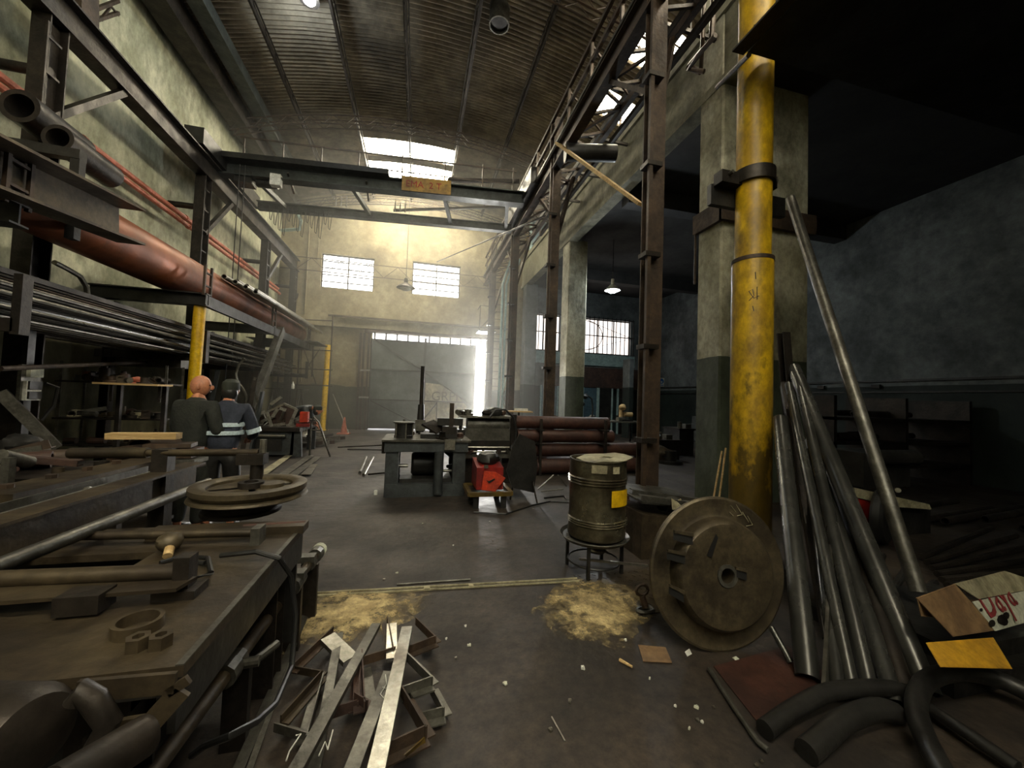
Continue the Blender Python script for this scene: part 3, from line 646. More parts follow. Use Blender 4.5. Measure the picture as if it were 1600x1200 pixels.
    if stripes:
        Wp = V(J['waist']); Cp = V(J['chest'])
        for t in (.12, .55): 
            c = lerp(Wp, Cp, t); st = MB(); n = 28
            st.lathe(c, [(.2, -.022), (.203, 0), (.2, .022)], n); st.v = [c+V(((v-c).x*1.0, (v-c).y*.78, (v-c).z)) for v in st.v]; T.part('reflective_stripe', xf(st, Mx), 'reflect')
        for s in ('l', 'r'):
            a = lerp(J['sh_'+s], J['el_'+s], .8); b = lerp(J['sh_'+s], J['el_'+s], .98); T.part('reflective_stripe', xf(MB().tube(a, b, .079, 16, r2=.077), Mx), 'reflect')
    return T.done()
def stand(lean=0.0, armf=.22, spread=0.0, turn=0):
    J = dict(pelvis=(0, 0, .95), waist=(0, .0+lean*.3, 1.12), chest=(0, .02+lean*.7, 1.34), neck=(0, .03+lean, 1.5), headb=(0, .05+lean*1.1, 1.58), head=(0, .06+lean*1.25, 1.645))
    for s, g in (('l', -1), ('r', 1)):
        J['sh_'+s] = (g*.195, .02+lean*.8, 1.42); J['el_'+s] = (g*(.27+spread), .04+lean, 1.13); J['wr_'+s] = (g*.16, armf+lean, 1.05)
        J['hp_'+s] = (g*.095, 0, .88); J['kn_'+s] = (g*.11, .03, .48); J['an_'+s] = (g*.12, -.01, .09); J['to_'+s] = (g*.14, .16, .05)
    return J
ph = PY(314, 618, 5.0)
person('bald man in a dark green jacket seen from behind, turning right, near the yellow post', (ph.x-.03, 4.95, 0), -.35, stand(.0, .25), 'dkcloth', 'dkcloth', 'bald', -1.0, scale=.985)
ph = PY(353, 612, 5.0)
person('man in dark cap and navy jacket with two reflective bands, back turned', (ph.x, 5.0, 0), .05, stand(.06, .3, .02), 'navy', 'black', 'cap', .1, True, scale=.965)
# bending worker far behind
J = dict(pelvis=(0, 0, .92), waist=(0, .15, 1.04), chest=(0, .36, 1.12), neck=(0, .52, 1.12), headb=(0, .58, 1.1), head=(0, .65, 1.06))
for s, g in (('l', -1), ('r', 1)):
    J['sh_'+s] = (g*.19, .4, 1.1); J['el_'+s] = (g*.22, .48, .85); J['wr_'+s] = (g*.14, .62, .72)
    J['hp_'+s] = (g*.09, .0, .86); J['kn_'+s] = (g*.11, .06, .48); J['an_'+s] = (g*.11, -.03, .09); J['to_'+s] = (g*.12, .13, .05)
pb_ = PY(452, 640, 11.2)
person('worker in dark clothes bending over the scrap bench at the far left', (pb_.x, 11.2, 0), -PI/2, J, 'bluegrey', 'dkcloth', 'cap', 0, scale=1.05)
# ================================================================== FOREGROUND LEFT MACHINE TABLE
TZ = .85
T = Thing('machine_table', 'large oily steel machine table filling the lower left foreground', 'table')
top = MB()
top.bb((-4.2, 1.24, TZ-.03), (-.58, 1.62, TZ)); top.bb((-1.12, 1.62, TZ-.03), (-.58, 2.46, TZ)); top.bb((-4.2, 2.1, TZ-.03), (-1.12, 2.46, TZ)); top.bb((-4.2, 1.62, TZ-.03), (-2.6, 2.1, TZ))
T.part('table_top', top, 'oilysteel')
T.part('right_apron', MB().bb((-.62, 1.26, .66), (-.6, 2.44, TZ-.03)), 'black')
T.part('front_apron', MB().bb((-4.2, 1.26, .76), (-.62, 1.28, TZ-.03)), 'black')
T.part('back_apron', MB().bb((-4.2, 2.42, .2), (-.62, 2.44, TZ-.03)), 'black')
T.part('edge_strip', MB().bb((-.6, 1.24, TZ), (-.58, 2.46, TZ+.004)), 'steelgrey')
for x, y in ((-.82, 1.4), (-.74, 2.36), (-3.9, 1.34), (-3.9, 2.36)): T.part('leg', MB().ibeam((x, y, 0), (x, y, TZ-.03), .14, .14, .012, up=(0, 1, 0)), 'steel')
T.part('cross_tie', MB().chan((-3.9, 1.36, .3), (-.75, 1.36, .3), .1, .12, .01), 'steel')
T.part('side_tie', MB().beam((-.8, 1.3, .62), (-.8, 2.4, .62), .06, .06), 'steel'); T.part('under_table_dark', MB().bb((-3.9, 1.5, .08), (-.95, 2.38, .6)), 'black')  # black box added to make the space under the table dark
T.done()
# hydraulic motor below table
T = Thing('drive_motor', 'big round brown motor body low under the front of the machine table', 'motor')
T.part('housing', MB().lathe(PY(20, 1175, 1.12)+V((-.12, .07, 0)), [(.0, -.1), (.08, -.1), (.1, -.08), (.1, .12), (.08, .16), (.05, .17), (0, .17)], 28, (.75, -.3, .1)), 'steel')
q_ = [PY(x, y, 1.17) for x, y in ((121, 1080), (275, 1066), (283, 1077), (234, 1132), (171, 1143))]
for k_2 in range(4): T.part('bracket', MB().beam(q_[k_2], q_[k_2+1], .05, .012, up=(0, 1, 0)), 'oilysteel')
T.part('elbow', MB().path([PY(x, y, 1.12) for x, y in ((122, 1095), (128, 1080), (145, 1092), (170, 1130), (150, 1170), (120, 1215))], .025, 14), 'steel')
T.part('cylinder', MB().tube(PY(225, 1150, 1.1), PY(80, 1240, .95), .045, 20), 'steel')
T.part('foot', MB().bb((-1.25, 1.0, 0), (-.75, 1.2, .1)).bb((-1.1, 1.08, .1), (-1.0, 1.14, .55)), 'steel')
T.done()
# long I beam and pipe lying on the table
solo('steel_beam', MB().ibeam((-1.64, .7, .945), (-1.6, 3.4, .945), .13, .19, .014), 'oilysteel', 'long steel I-beam lying lengthwise over the machine table', 'beam')
solo('round_bar', MB().tube((-1.47, .6, .93), (-1.42, 3.2, .93), .03, 12).tube((-1.46, 1.5, .93), (-1.455, 1.58, .93), .045, 12), 'steelgrey', 'grey round bar with a collar lying beside the long I-beam', 'bar')
T = Thing('flat_beam', 'broad timber-brown flat beam with bolts behind the long I-beam', 'beam')
T.part('beam', MB().beam((-2.28, 2.75, .9), (-2.22, 4.3, .9), .26, .15), 'oilysteel')
for i in range(5): T.part('bolt', MB().tube((-2.3, 2.9+i*.28, .975), (-2.3, 2.9+i*.28, 1.0), .03, 6), 'rust')
T.done()
solo('angle_rail', MB().angle((-1.88, .8, .97), (-1.84, 3.3, .97), .06, .01).tube((-1.79, .8, 1.0), (-1.75, 3.2, 1.0), .018, 8), 'steelgrey', 'narrow angle rail between the flat beam and the I-beam', 'rail')
solo('shackle', MB().path([PX(138+7*math.cos(t), 771+8*math.sin(t), -1.8) for t in [i*PI/6-PI for i in range(12)]], .012, 6, closed=True), 'galv', 'small steel shackle ring standing on the rail behind the I-beam', 'shackle')
# supports beneath beams
for i, (x, y) in enumerate(((-2.1, 2.3), (-2.1, 1.45))): solo('packing_block', MB().bb((x-.35, y-.05, TZ), (x+.55, y+.05, TZ+.02)).bb((x-.3, y-.04, TZ+.02), (x+.5, y+.04, TZ+.03)), 'steel', ['packing strip under the beams at the back of the table', 'packing strip under the beams at the front of the table'][i], 'block')
# flanged wheel lying on a drum block
cw = PZ(392, 765, .98)
T = Thing('flanged_wheel', 'heavy flanged rail wheel lying flat on a drum at the table corner', 'wheel')
cx, cy = -.93, 2.62
cx = cw.x+.0; cy = cw.y
k_ = .76
T.part('drum_block', MB().lathe((cx-.04, cy-.0, TZ), [(.21, 0), (.21, .02), (.195, .03), (.195, .09)], 40), 'steel')
T.part('lower_flange', MB().lathe((cx, cy, TZ+.075), [(.2, 0), (.29, .01), (.315, .022), (.31, .034), (.27, .045), (.265, .07)], 56), 'cast')
T.part('rim', MB().lathe((cx, cy, TZ+.14), [(.2, -.05), (.27, -.04), (.3, -.01), (.308, .0), (.308, .028), (.27, .034), (.24, .03), (.225, .02), (.215, -.04), (.1, -.045), (.06, -.05)], 56), 'cast')
T.part('hub', MB().tube((cx, cy, TZ+.08), (cx, cy, TZ+.18), .07, 24, ri=.04), 'steel')
T.part('hub', MB().tube((cx+.1, cy+.03, TZ+.1), (cx+.1, cy+.03, TZ+.165), .075, 24), 'cast')
for i in range(4):
    a = i*PI/2+.4; T.part('spoke', MB().beam((cx+.06*math.cos(a), cy+.06*math.sin(a), TZ+.13), (cx+.23*math.cos(a), cy+.23*math.sin(a), TZ+.13), .035, .03), 'cast')
T.done()
# lever arm pipe above
T = Thing('lever_arm', 'long dark lever pipe on two stub posts crossing above the flanged wheel', 'lever')
a = PY(110, 708, 3.1); b = PY(405, 707, 2.95)
T.part('pipe', MB().tube(a, lerp(a, b, .4), .035, 14).tube(lerp(a, b, .4), b, .024, 14), 'oilysteel')
e0 = PY(395, 712, 2.95); T.part('end_block', MB().box(e0+V((.0, 0, -.02)), (.16, .1, .07)), 'steel')
T.part('post', MB().tube(e0+V((.03, 0, -.04)), V((e0.x+.03, e0.y, .98)), .04, 12), 'steel')
m0 = PY(255, 725, 3.05); T.part('post', MB().beam((m0.x, 3.05, 0), (m0.x, 3.05, m0.z+.1), .09, .09), 'steel')
T.part('pin', MB().tube(e0+V((.06, 0, .02)), e0+V((.06, 0, .11)), .022, 8), 'galv')
T.done()
# front rods on table
a = PZ(0, 900, .93); b = PZ(292, 893, .93)
T = Thing('clamp_bar', 'thick round clamp bar with end bracket across the front of the table', 'clamp')
T.part('bar', MB().tube(a+V((-.4, 0, 0)), b, .028, 14), 'oilysteel')
T.part('end_bracket', MB().bb((b.x-.03, b.y-.03, TZ+.0), (b.x+.02, b.y+.03, .99)).bb((b.x-.08, b.y-.05, TZ), (b.x+.05, b.y+.05, TZ+.03)), 'steel')
c_ = PZ(0, 950, TZ+.04); d_ = PZ(280, 925, TZ+.04); T.part('flat_jaw', MB().plate([a+V((-.4, -.16, -.03)), V((d_.x, d_.y-.02, .9)), V((d_.x+.02, d_.y+.07, .9)), a+V((-.4, 0, -.03))], .012, (0, 0, 1)), 'oilysteel')
T.part('jaw_block', MB().box(lerp(c_, d_, .45)+V((0, .0, .0)), (.12, .08, .06)), 'steel'); T.part('jaw_block', MB().box(lerp(c_, d_, -.25), (.1, .08, .06)), 'steel')
T.done()
a = PZ(95, 838, .9); b = PZ(400, 832, .9)
T = Thing('drawbar', 'brown round drawbar with a forked end plate behind the clamp bar', 'bar')
T.part('rod', MB().tube(a, b, .02, 12), 'oilysteel'); T.part('fork', MB().bb((b.x-.01, b.y-.04, TZ), (b.x+.03, b.y+.04, .93)), 'steelgrey'); T.part('link_plate', MB().bb((a.x+.3, a.y+.04, TZ+.0), (a.x+1.0, a.y+.14, TZ+.04)), 'oilysteel'); T.done()
a = PZ(380, 824, .88); b = PZ(477, 818, .88); solo('red_rod', MB().tube(a, b, .016, 10), 'brownpipe', 'short red-brown rod lying at the back corner of the table', 'rod')
c = PZ(258, 868, TZ)
T = Thing('valve_knob', 'rounded brass-brown valve knob with pale nipple on the table', 'valve'); T.part('knob', MB().blob(c+V((0, .03, .05)), .05, (1, 1, .85), 16, .12), 'cast'); T.part('nipple', MB().tube(c+V((.02, -.01, .035)), c+V((.035, -.05, .015)), .018, 10), 'wood'); T.done()
hp = [PZ(x, y, TZ+.02) for x, y in ((250, 880), (290, 868), (325, 872), (330, 895), (300, 905), (270, 900), (262, 888), (285, 878), (320, 880))]
solo('hose_coil', MB().path(hp, .01, 8), 'rubber', 'small black hose coil on the table beside the clamp bar bracket', 'hose')
c = PZ(215, 985, TZ); solo('pipe_ring', MB().tube(c, c+V((0, 0, .035)), .062, 28, ri=.05), 'oilysteel', 'short open pipe ring lying on the front of the table', 'ring')
c = PZ(228, 1012, TZ)
T = Thing('hex_nut_pair', 'two large oily nuts lying together below the pipe ring on the table', 'nuts')
for dx in (-.02, .035): T.part('nut', MB().tube(c+V((dx, 0, 0)), c+V((dx, 0, .035)), .03, 6, ri=.015), 'oilysteel')
T.done()
# black loop cable from table to the floor
solo('looped_cable', MB().path([PZ(345, 868, .88), PZ(400, 862, .9), PX(436, 872, -.56), PX(455, 900, -.53), PX(462, 960, -.5), PX(456, 1040, -.48), PX(430, 1100, -.47), PX(400, 1128, -.46), PX(360, 1150, -.5), PX(320, 1165, -.6), PX(300, 1180, -.65)], .011, 8), 'rubber', 'black cable looping off the table edge down to the floor', 'cable')
# hydraulic line on the floor beside the table
T = Thing('hydraulic_line', 'long greasy hydraulic pipe with couplings on the floor beside the table', 'pipe')
a = PZ(250, 1190, .4); b = PZ(497, 862, .4); T.part('pipe', MB().tube(a-(b-a)*.2, b, .03, 14), 'oilysteel')
for t, r in ((.97, .05), (.88, .045), (.74, .05), (.69, .055), (.28, .04), (.24, .05)):
    c = lerp(a, b, t); d = (b-a).normalized()*.035; T.part('coupling', MB().tube(c-d, c+d, r, 10), 'steelgrey')
T.part('end_cap', MB().tube(lerp(a, b, 1.0), lerp(a, b, 1.03), .05, 16), 'boxwhite')
for t in (.9, .7, .3): c = lerp(a, b, t); T.part('support', MB().bb((c.x-.05, c.y-.02, 0), (c.x+.05, c.y+.02, .38)), 'steel')
T.part('side_bracket', MB().bb((b.x-.1, b.y-.5, .42), (b.x+.03, b.y-.42, .46)).bb((b.x-.1, b.y-.25, .42), (b.x+.03, b.y-.17, .46)), 'steelgrey')
T.part('valve_tee', MB().tube(lerp(a, b, .26)+V((-.12, 0, 0)), lerp(a, b, .26)+V((.1, .02, 0)), .022, 10).tube(lerp(a, b, .26)+V((.08, .02, 0)), lerp(a, b, .3)+V((.12, .1, -.02)), .018, 8), 'steelgrey')
T.done()
# clutter behind the table at left
def px_box(name, x0, y0, x1, y1, Y, d, m_, label, cat, **k):
    a = PY(x0, y1, Y); b = PY(x1, y0, Y); mb = MB()
    mb.bb((a.x, Y, a.z), (b.x, Y+d, b.z)); mb.bb((a.x+.01, Y-.01, b.z-.02), (b.x-.01, Y+d+.01, b.z)); return solo(name, mb, m_, label, cat, **k)
# sawhorse platform behind to carry clutter
a = PY(20, 735, 4.2); b = PY(300, 722, 4.2)
T = Thing('scrap_bench', 'low steel bench piled with offcuts behind the machine table', 'bench')
T.part('bench_top', MB().bb((-4.6, 3.75, .82), (-2.25, 4.6, .86)), 'steel')
for x in (-4.5, -2.35):
    for y in (3.85, 4.5): T.part('leg', MB().bb((x-.03, y-.03, 0), (x+.03, y+.03, .82)), 'steel')
T.part('under_shelf', MB().bb((-4.55, 3.8, .3), (-2.3, 4.55, .33)), 'steel')
T.done()
a = PY(170, 681, 4.2); b = PY(280, 681, 4.2)
solo('timber_plank', MB().beam(a, b, .1, .055), 'wood', 'pale timber plank laid on top of the scrap pile near the workers', 'plank')
for i, (x0, y0, x1, r) in enumerate(((172, 708, 200, .1), (205, 700, 232, .13))):
    c = PY((x0+x1)/2, y0, 4.1+.2*i); c.z = .86+r; solo('pipe_offcut', MB().tube(c, c+V((.05, .35, 0)), r, 20, ri=r*.85), 'rust', ['smaller pipe offcut under the pale timber plank', 'larger pipe offcut under the middle of the pale timber plank'][i], 'pipe offcut', 'pipe offcuts on the scrap bench')
for i in range(5):
    z = .865+i*.045; c = PY(262, 700, 4.15); solo('flat_offcut', MB().box((c.x+.03*(i % 2), 4.2, z+.02), (.5-.04*i, .2, .035), Matrix.Rotation(.1*i-.2, 3, 'Z')), ('redclay', 'galv', 'rust', 'redclay', 'rust')[i], 'flat offcut stacked under the right end of the pale timber plank', 'offcut', 'flat offcuts under the plank')
rnd = random.Random(5)
for i in range(16):
    x = rnd.uniform(-4.5, -3.0); y = rnd.uniform(3.8, 4.5); r = rnd.uniform(.05, .12); k = i % 4; m_ = MB()
    if k == 0: m_.angle((x, y, .88), (x+.35, y+.1, .9+r), .08, .01)
    elif k == 1: m_.tube((x, y, .86+r), (x+.2, y+.1, .86+r), r, 14, ri=r*.7)
    elif k == 2: m_.box((x, y, .88), (.22, .14, .04), Matrix.Rotation(i, 3, 'Z')).box((x, y, .92), (.1, .1, .04), Matrix.Rotation(i, 3, 'Z'))
    else: m_.chan((x-.2, y, .9+r), (x+.3, y+.05, .92), .08, .05, .01)
    solo(('angle_offcut', 'pipe_collar', 'bolted_plate', 'channel_offcut')[k], m_, rnd.choice(('rust', 'oilysteel', 'steelgrey', 'redclay')), ('angle iron offcut', 'open pipe collar', 'small stacked plate', 'short channel offcut')[k]+' in the scrap pile at the left behind the table', 'scrap', ('angle offcuts', 'pipe collars', 'stacked plates', 'channel offcuts')[k]+' on the scrap bench')
T = Thing('press_frame', 'dark upright machine frame with rounded casting at the left edge', 'machine')
c = PX(20, 690, -3.4)
T.part('casting', MB().blob((c.x-.1, c.y+.2, c.z-.05), .13, (1, 1, .8), 16, .3, 4), 'black'); T.part('column', MB().bb((c.x-.25, c.y, 0), (c.x+.05, c.y+.3, c.z-.1)), 'rust'); T.part('arm', MB().tube(PX(0, 712, -3.0), PX(45, 722, -3.0), .05, 12), 'steelgrey'); T.part('post', MB().beam(PX(14, 715, -2.9), V((PX(14, 715, -2.9).x, PX(14, 715, -2.9).y, 0)), .05, .05), 'steelgrey')
T.done()
# ------------------------------------------------------------------ frames and flats in the foreground centre
def gp(x, y, z): return PZ(x, y, z)
solo('flat_strip', MB().plate([gp(360, 1210, .03), gp(378, 1210, .03), gp(481, 965, .05), gp(472, 962, .05)], .006, (0, 0, 1)), 'steelgrey', 'left one of two thin flat strips lying on the floor beside the hydraulic pipe', 'strip', 'thin strips beside the hydraulic pipe')
solo('flat_strip', MB().plate([gp(382, 1210, .02), gp(392, 1210, .02), gp(470, 990, .03), gp(462, 990, .03)], .006, (0, 0, 1)), 'galv', 'right one of two thin flat strips lying on the floor beside the hydraulic pipe', 'strip', 'thin strips beside the hydraulic pipe')
def offcut(pts, z, w_, h, m_, label, t=.007, close=False, name='bent_angle_iron'):
    P = [gp(x, y, z if not isinstance(z, (list, tuple)) else z[i]) for i, (x, y) in enumerate(pts)]
    T = Thing(name, label, 'frame piece')
    for i in range(len(P)-(0 if close else 1)):
        a, b = P[i], P[(i+1) % len(P)]; d = (b-a).normalized(); T.part('side', MB().angle(a-d*w_*.25, b+d*w_*.25, w_, t, b=h), m_)
    return T.done()
offcut([(555, 1100), (570, 1110), (566, 1030)], .1, .05, .05, 'redclay', 'reddish bent angle piece in the middle of the frame pile')
offcut([(505, 1128), (560, 1110), (565, 1035)], .08, .045, .05, 'redclay', 'reddish L-shaped frame lying across the middle of the pile')
offcut([(568, 1040), (615, 1025), (606, 975)], .09, .04, .05, 'rust', 'dark rusty L-shaped frame at the top of the pile')
offcut([(650, 978), (678, 1006), (625, 1027)], .07, .045, .05, 'rust', 'brown V-shaped frame at the upper right of the pile')
offcut([(636, 1035), (672, 1072), (628, 1088)], .12, .045, .05, 'steelgrey', 'open angle frame on the right edge of the pile below the brown V')
offcut([(672, 1085), (690, 1120), (660, 1128)], .03, .05, .05, 'steelgrey', 'grey corner frame farthest right on the floor')
offcut([(625, 1090), (662, 1155), (605, 1182)], .12, .05, .06, 'rust', 'rusty frame with yellow tip at the lower right of the pile')
solo('painted_tip', MB().plate([gp(632, 1180, .15), gp(664, 1152, .15), gp(666, 1170, .1), gp(640, 1185, .1)], .006), 'yellow', 'yellow painted plate tip beside the rusty frame in the pile', 'plate')
offcut([(455, 1052), (500, 1060), (440, 1128)], .05, .045, .04, 'oilysteel', 'dull olive frame at the left side of the pile')
offcut([(518, 990), (455, 1050)], .07, .04, .04, 'rust', 'brown angle leg pointing up left of the pile')
offcut([(430, 1145), (480, 1160), (505, 1065)], .04, .045, .04, 'steelgrey', 'low grey frame at the lower left of the pile')
flats = []
def flat(c0_, c1_, w0, z0, z1, m_, label, th=.02):
    a = gp(*c0_, z0); b = gp(*c1_, z1); d = (b-a).normalized(); s = d.cross(V((0, 0, 1))).normalized()*w0/2
    mb = MB().plate([a-s, a+s, b+s, b-s], .006, (0, 0, 1)); mb.plate([a+s, a+s+V((0, 0, -th)), b+s+V((0, 0, -th)), b+s], .005, s)
    flats.append(None); flats[-1] = solo('steel_flat', mb, m_, label, 'flat bar', 'long flats on the frame pile'); return flats[-1]
flat((455, 1215), (588, 975), .055, .2, .12, 'steelgrey', 'long grey-green flat lying diagonally across the pile')
flat((585, 1215), (636, 980), .065, .24, .14, 'galv', 'bright long flat lying upright down the middle of the pile')
flat((545, 1215), (608, 1050), .06, .16, .12, 'steelgrey', 'grey flat with chalk mark just left of the bright long flat')
flat((512, 995), (548, 1030), .09, .12, .08, 'galv', 'short bright wide plate at the top left of the pile')
flat((612, 975), (612, 1030), .06, .13, .12, 'galv', 'short bright plate beside the top of the bright long flat')
flat((490, 1210), (530, 990), .045, .1, .1, 'steelgrey', 'narrow grey flat under the diagonal one')
flat((585, 1130), (572, 1045), .05, .07, .07, 'steelgrey', 'short grey plate standing between the two long flats')
# ------------------------------------------------------------------ floor details
def mound(name, cx, cy, rx, ry, h, label, rot=0):
    mb = MB(); n = 30
    def fn(u, v):
        a = u*2*PI; r = v; k = 1+.45*noise.noise(V((math.cos(a)*1.6+cx*3, math.sin(a)*1.6, 3)))+.12*noise.noise(V((math.cos(a)*6, math.sin(a)*6, cx)))
        x = rx*r*k*math.cos(a); y = ry*r*k*math.sin(a)
        z = h*max(0, (1-r))**.6*(1+.6*noise.noise(V((x*9, y*9, cx))))+.002*(1-r)
        return V((cx+x*math.cos(rot)-y*math.sin(rot), cy+x*math.sin(rot)+y*math.cos(rot), max(.0015 if r < .98 else -.002, z)))
    mb.grid(fn, 48, 14); return solo(name, mb, 'sawdust', label, 'sawdust', kind='stuff')
c = PZ(540, 955); mound('sawdust', c.x, c.y, .55, .36, .02, 'patch of pale sawdust spread behind the frame pile')
c = PZ(435, 985); mound('sawdust', c.x, c.y, .25, .3, .015, 'small sawdust patch beside the hydraulic pipe')
c = PZ(925, 945); mound('sawdust', c.x, c.y, .5, .45, .02, 'pale sawdust spilled under and before the drum stand', .4)
a = PZ(470, 934); b = PZ(905, 909)
solo('floor_strip', MB().beam(a+V((0, 0, .008)), b+V((0, 0, .008)), .014, .012).beam(a+V((0, .05, .008)), b+V((0, .05, .008)), .012, .012).box(lerp(a, b, .42)+V((0, .02, .01)), (.05, .05, .02)).box(lerp(a, b, .58)+V((0, .02, .01)), (.04, .04, .02)), 'dustcard', 'long thin pale double strip crossing the floor before the drum stand', 'strip')
solo('thin_rod', MB().tube(PZ(620, 913, .008), PZ(735, 905, .008), .007, 6), 'steelgrey', 'short thin rod lying on floor above the long pale strip', 'rod')
c = PZ(965, 925)
cpl = MB().bb((c.x-.25, c.y-.35, 0), (c.x+.5, c.y+.35, .006))
for i in range(10):
    for j in range(9): cpl.box((c.x-.21+i*.072, c.y-.31+j*.078, .008), (.035, .01, .004), Matrix.Rotation(.8 if (i+j) % 2 else -.8, 3, 'Z'))
solo('checker_plate', cpl, 'oilysteel', 'patterned steel floor plate between the drum stand and big disc', 'plate')
c = PZ(1024, 1022); solo('brown_card', MB().plate([PZ(997, 1008, .004), PZ(1040, 1012, .006), PZ(1050, 1036, .004), PZ(1005, 1034, .004)], .003, (0, 0, 1)), 'cardboard', 'flat brown card scrap lying below the big disc', 'card')
solo('wood_chip', MB().tube(PZ(968, 1031, .01), PZ(988, 1042, .01), .011, 6, r2=.007), 'wood', 'pale wood chip lying left of the brown card', 'chip')
solo('paper_scrap', MB().plate([PZ(1070, 1019, .004), PZ(1077, 1014, .006), PZ(1081, 1022, .004), PZ(1074, 1026, .004)], .003, (0, 0, 1)), 'white', 'small white paper scrap just below the big disc', 'paper')
solo('paper_scrap', MB().plate([PZ(1144, 1028, .004), PZ(1150, 1026, .006), PZ(1160, 1034, .004), PZ(1153, 1036, .004)], .003, (0, 0, 1)), 'boxwhite', 'thin white paper scrap right of the other one below the disc', 'paper')
rnd = random.Random(21)
for (x, y) in [(712, 1028), (733, 1008), (697, 998), (727, 978), (789, 1068), (890, 1095), (860, 1140), (1055, 1103), (1090, 1125), (1097, 1128), (1077, 1138), (1088, 1105), (1115, 1105), (1190, 1190), (1182, 1196), (910, 1043), (912, 1045), (977, 1000), (765, 815), (778, 858), (708, 852), (770, 845), (660, 818), (586, 772), (600, 905), (620, 895), (870, 970), (1015, 1060)]:
    c = PZ(x, y, .006); r = rnd.uniform(.006, .013)
    solo('metal_chip', MB().box(c, (r*2, r*1.2, .008), Matrix.Rotation(rnd.uniform(0, 3), 3, 'Z')).box(c+V((r*.5, r*.3, .003)), (r, r, .006), Matrix.Rotation(rnd.uniform(0, 3), 3, 'Z')), rnd.choice(('white', 'galv', 'boxwhite')), 'tiny pale chip lying on the dark oily floor', 'chip', 'pale chips on the floor')
solo('spring_wire', MB().tube(PZ(862, 1120, .005), PZ(883, 1158, .005), .004, 5), 'galv', 'short shiny wire piece on floor in front', 'wire')
c = PZ(587, 770, .03); solo('white_block', MB().box(c, (.05, .05, .06)).box(c+V((0, 0, .03)), (.04, .04, .02)), 'white', 'small white block on the floor left of the hydraulic machine', 'block')
for i, ((x0, y0), (x1, y1)) in enumerate((((562, 738), (572, 714)), ((568, 742), (583, 714)))):
    solo('short_tube', MB().tube(PZ(x0, y0, .04), PZ(x1, y1, .04), .03, 8, ri=.02), 'galv', ['left one of two short pale tubes on the floor left of the machine', 'right one of two short pale tubes on the floor left of the machine'][i], 'tube', 'short tubes on the floor')
# ================================================================== OVERHEAD CRANE
def BR(x, dy=0, z=7.6):   # point on the slightly skewed bridge line
    return V((x, 11.5-(x+5.5)*.11+dy, z))
T = Thing('bridge_crane', 'grey overhead travelling crane spanning the hall with a yellow load board', 'crane')
T.part('front_girder', MB().ibeam(BR(-5.4, 0, 7.38), BR(2.75, 0, 7.38), .3, .36, .03), 'crane')
T.part('front_stiffener', MB().beam(BR(-5.2, -.22, 7.6), BR(-1.0, -.22, 7.6), .24, .14), 'black')
T.part('rear_girder', MB().ibeam(BR(-5.0, 1.7, 7.25), BR(2.8, 1.7, 7.25), .22, .24, .02), 'crane')
for x in (-4.5, -2, .5, 2.3): T.part('cross_member', MB().beam(BR(x, .1, 7.3), BR(x+.3, 1.6, 7.25), .1, .12), 'crane')
T.part('end_carriage', MB().bb((-5.52, 10.3, 7.32), (-5.12, 13.6, 7.7)).tube((-5.45, 10.7, 7.42), (-5.2, 10.7, 7.42), .16, 16).tube((-5.45, 13.2, 7.42), (-5.2, 13.2, 7.42), .16, 16), 'black')
T.part('end_carriage', MB().bb((2.7, 9.7, 7.4), (3.05, 12.8, 7.85)), 'black')
for i, x in enumerate((-3.6, -1.6)): T.part('walkway_bracket', MB().beam(BR(x, -.1, 7.4), BR(x, .5, 7.15), .05, .05), 'steelgrey')
b0 = BR(-.62, -.17, 7.66); b1 = BR(.62, -.17, 7.65)
ib = T.part('load_board', MB().plate([BR(-.66, -.19, 7.2), BR(.66, -.19, 7.2), BR(.66, -.19, 7.6), BR(-.66, -.19, 7.6)], .02, (0, -1, 0)), 'boardyellow', label='faded yellow load board')
hr = MB()
for x in (-4.9, -3.9, -2.9, -1.9, -.7, .5, 1.6, 2.5): hr.beam(BR(x, .35, 7.6), BR(x, .35, 8.5), .035, .035)
hr.beam(BR(-5.0, .35, 8.5), BR(2.6, .35, 8.4), .035, .035).beam(BR(-4.9, .35, 8.05), BR(2.5, .35, 8.0), .025, .025)
T.part('handrail', hr, 'rust')
tr = MB().beam(BR(-1, 1.7, 7.5), BR(2.7, 1.7, 8.0), .07, .07).beam(BR(.6, .5, 8.0), BR(2.7, .4, 8.15), .08, .1)
T.part('top_truss', tr, 'steel')
fs = MB()
for i in range(14): 
    x = -4.6+i*.13; fs.path([BR(x, 1.5, 7.2), BR(x+.03, 1.5, 6.8-.15*(i % 4)), BR(x+.07, 1.5, 6.75-.15*(i % 4)), BR(x+.13, 1.5, 7.2)], .01, 5)
T.part('festoon_cable', fs, 'rubber')
T.part('motor_box', MB().bb(BR(-4.9, -.1, 7.05), BR(-4.5, .3, 7.35)).tube(BR(-4.4, .1, 7.15), BR(-3.9, .1, 7.15), .12, 12), 'black')
T.part('junction_box', MB().bb(BR(-4.0, -.2, 7.0), BR(-3.75, 0, 7.3)), 'white')
for x in (-2.6, -.9): T.part('bright_bracket', MB().beam(BR(x, 1.0, 7.15), BR(x, 1.0, 7.45), .03, .05).beam(BR(x+.15, 1.0, 7.15), BR(x+.15, 1.0, 7.45), .03, .05).beam(BR(x+.3, 1.0, 7.15), BR(x+.3, 1.0, 7.45), .03, .05), 'galv')
cr = T.done()
font('EMA  2 T', .25, 'redpaint', 'board_lettering', cr, BR(-.56, -.215, 7.31), (PI/2, 0, -.11), .003)
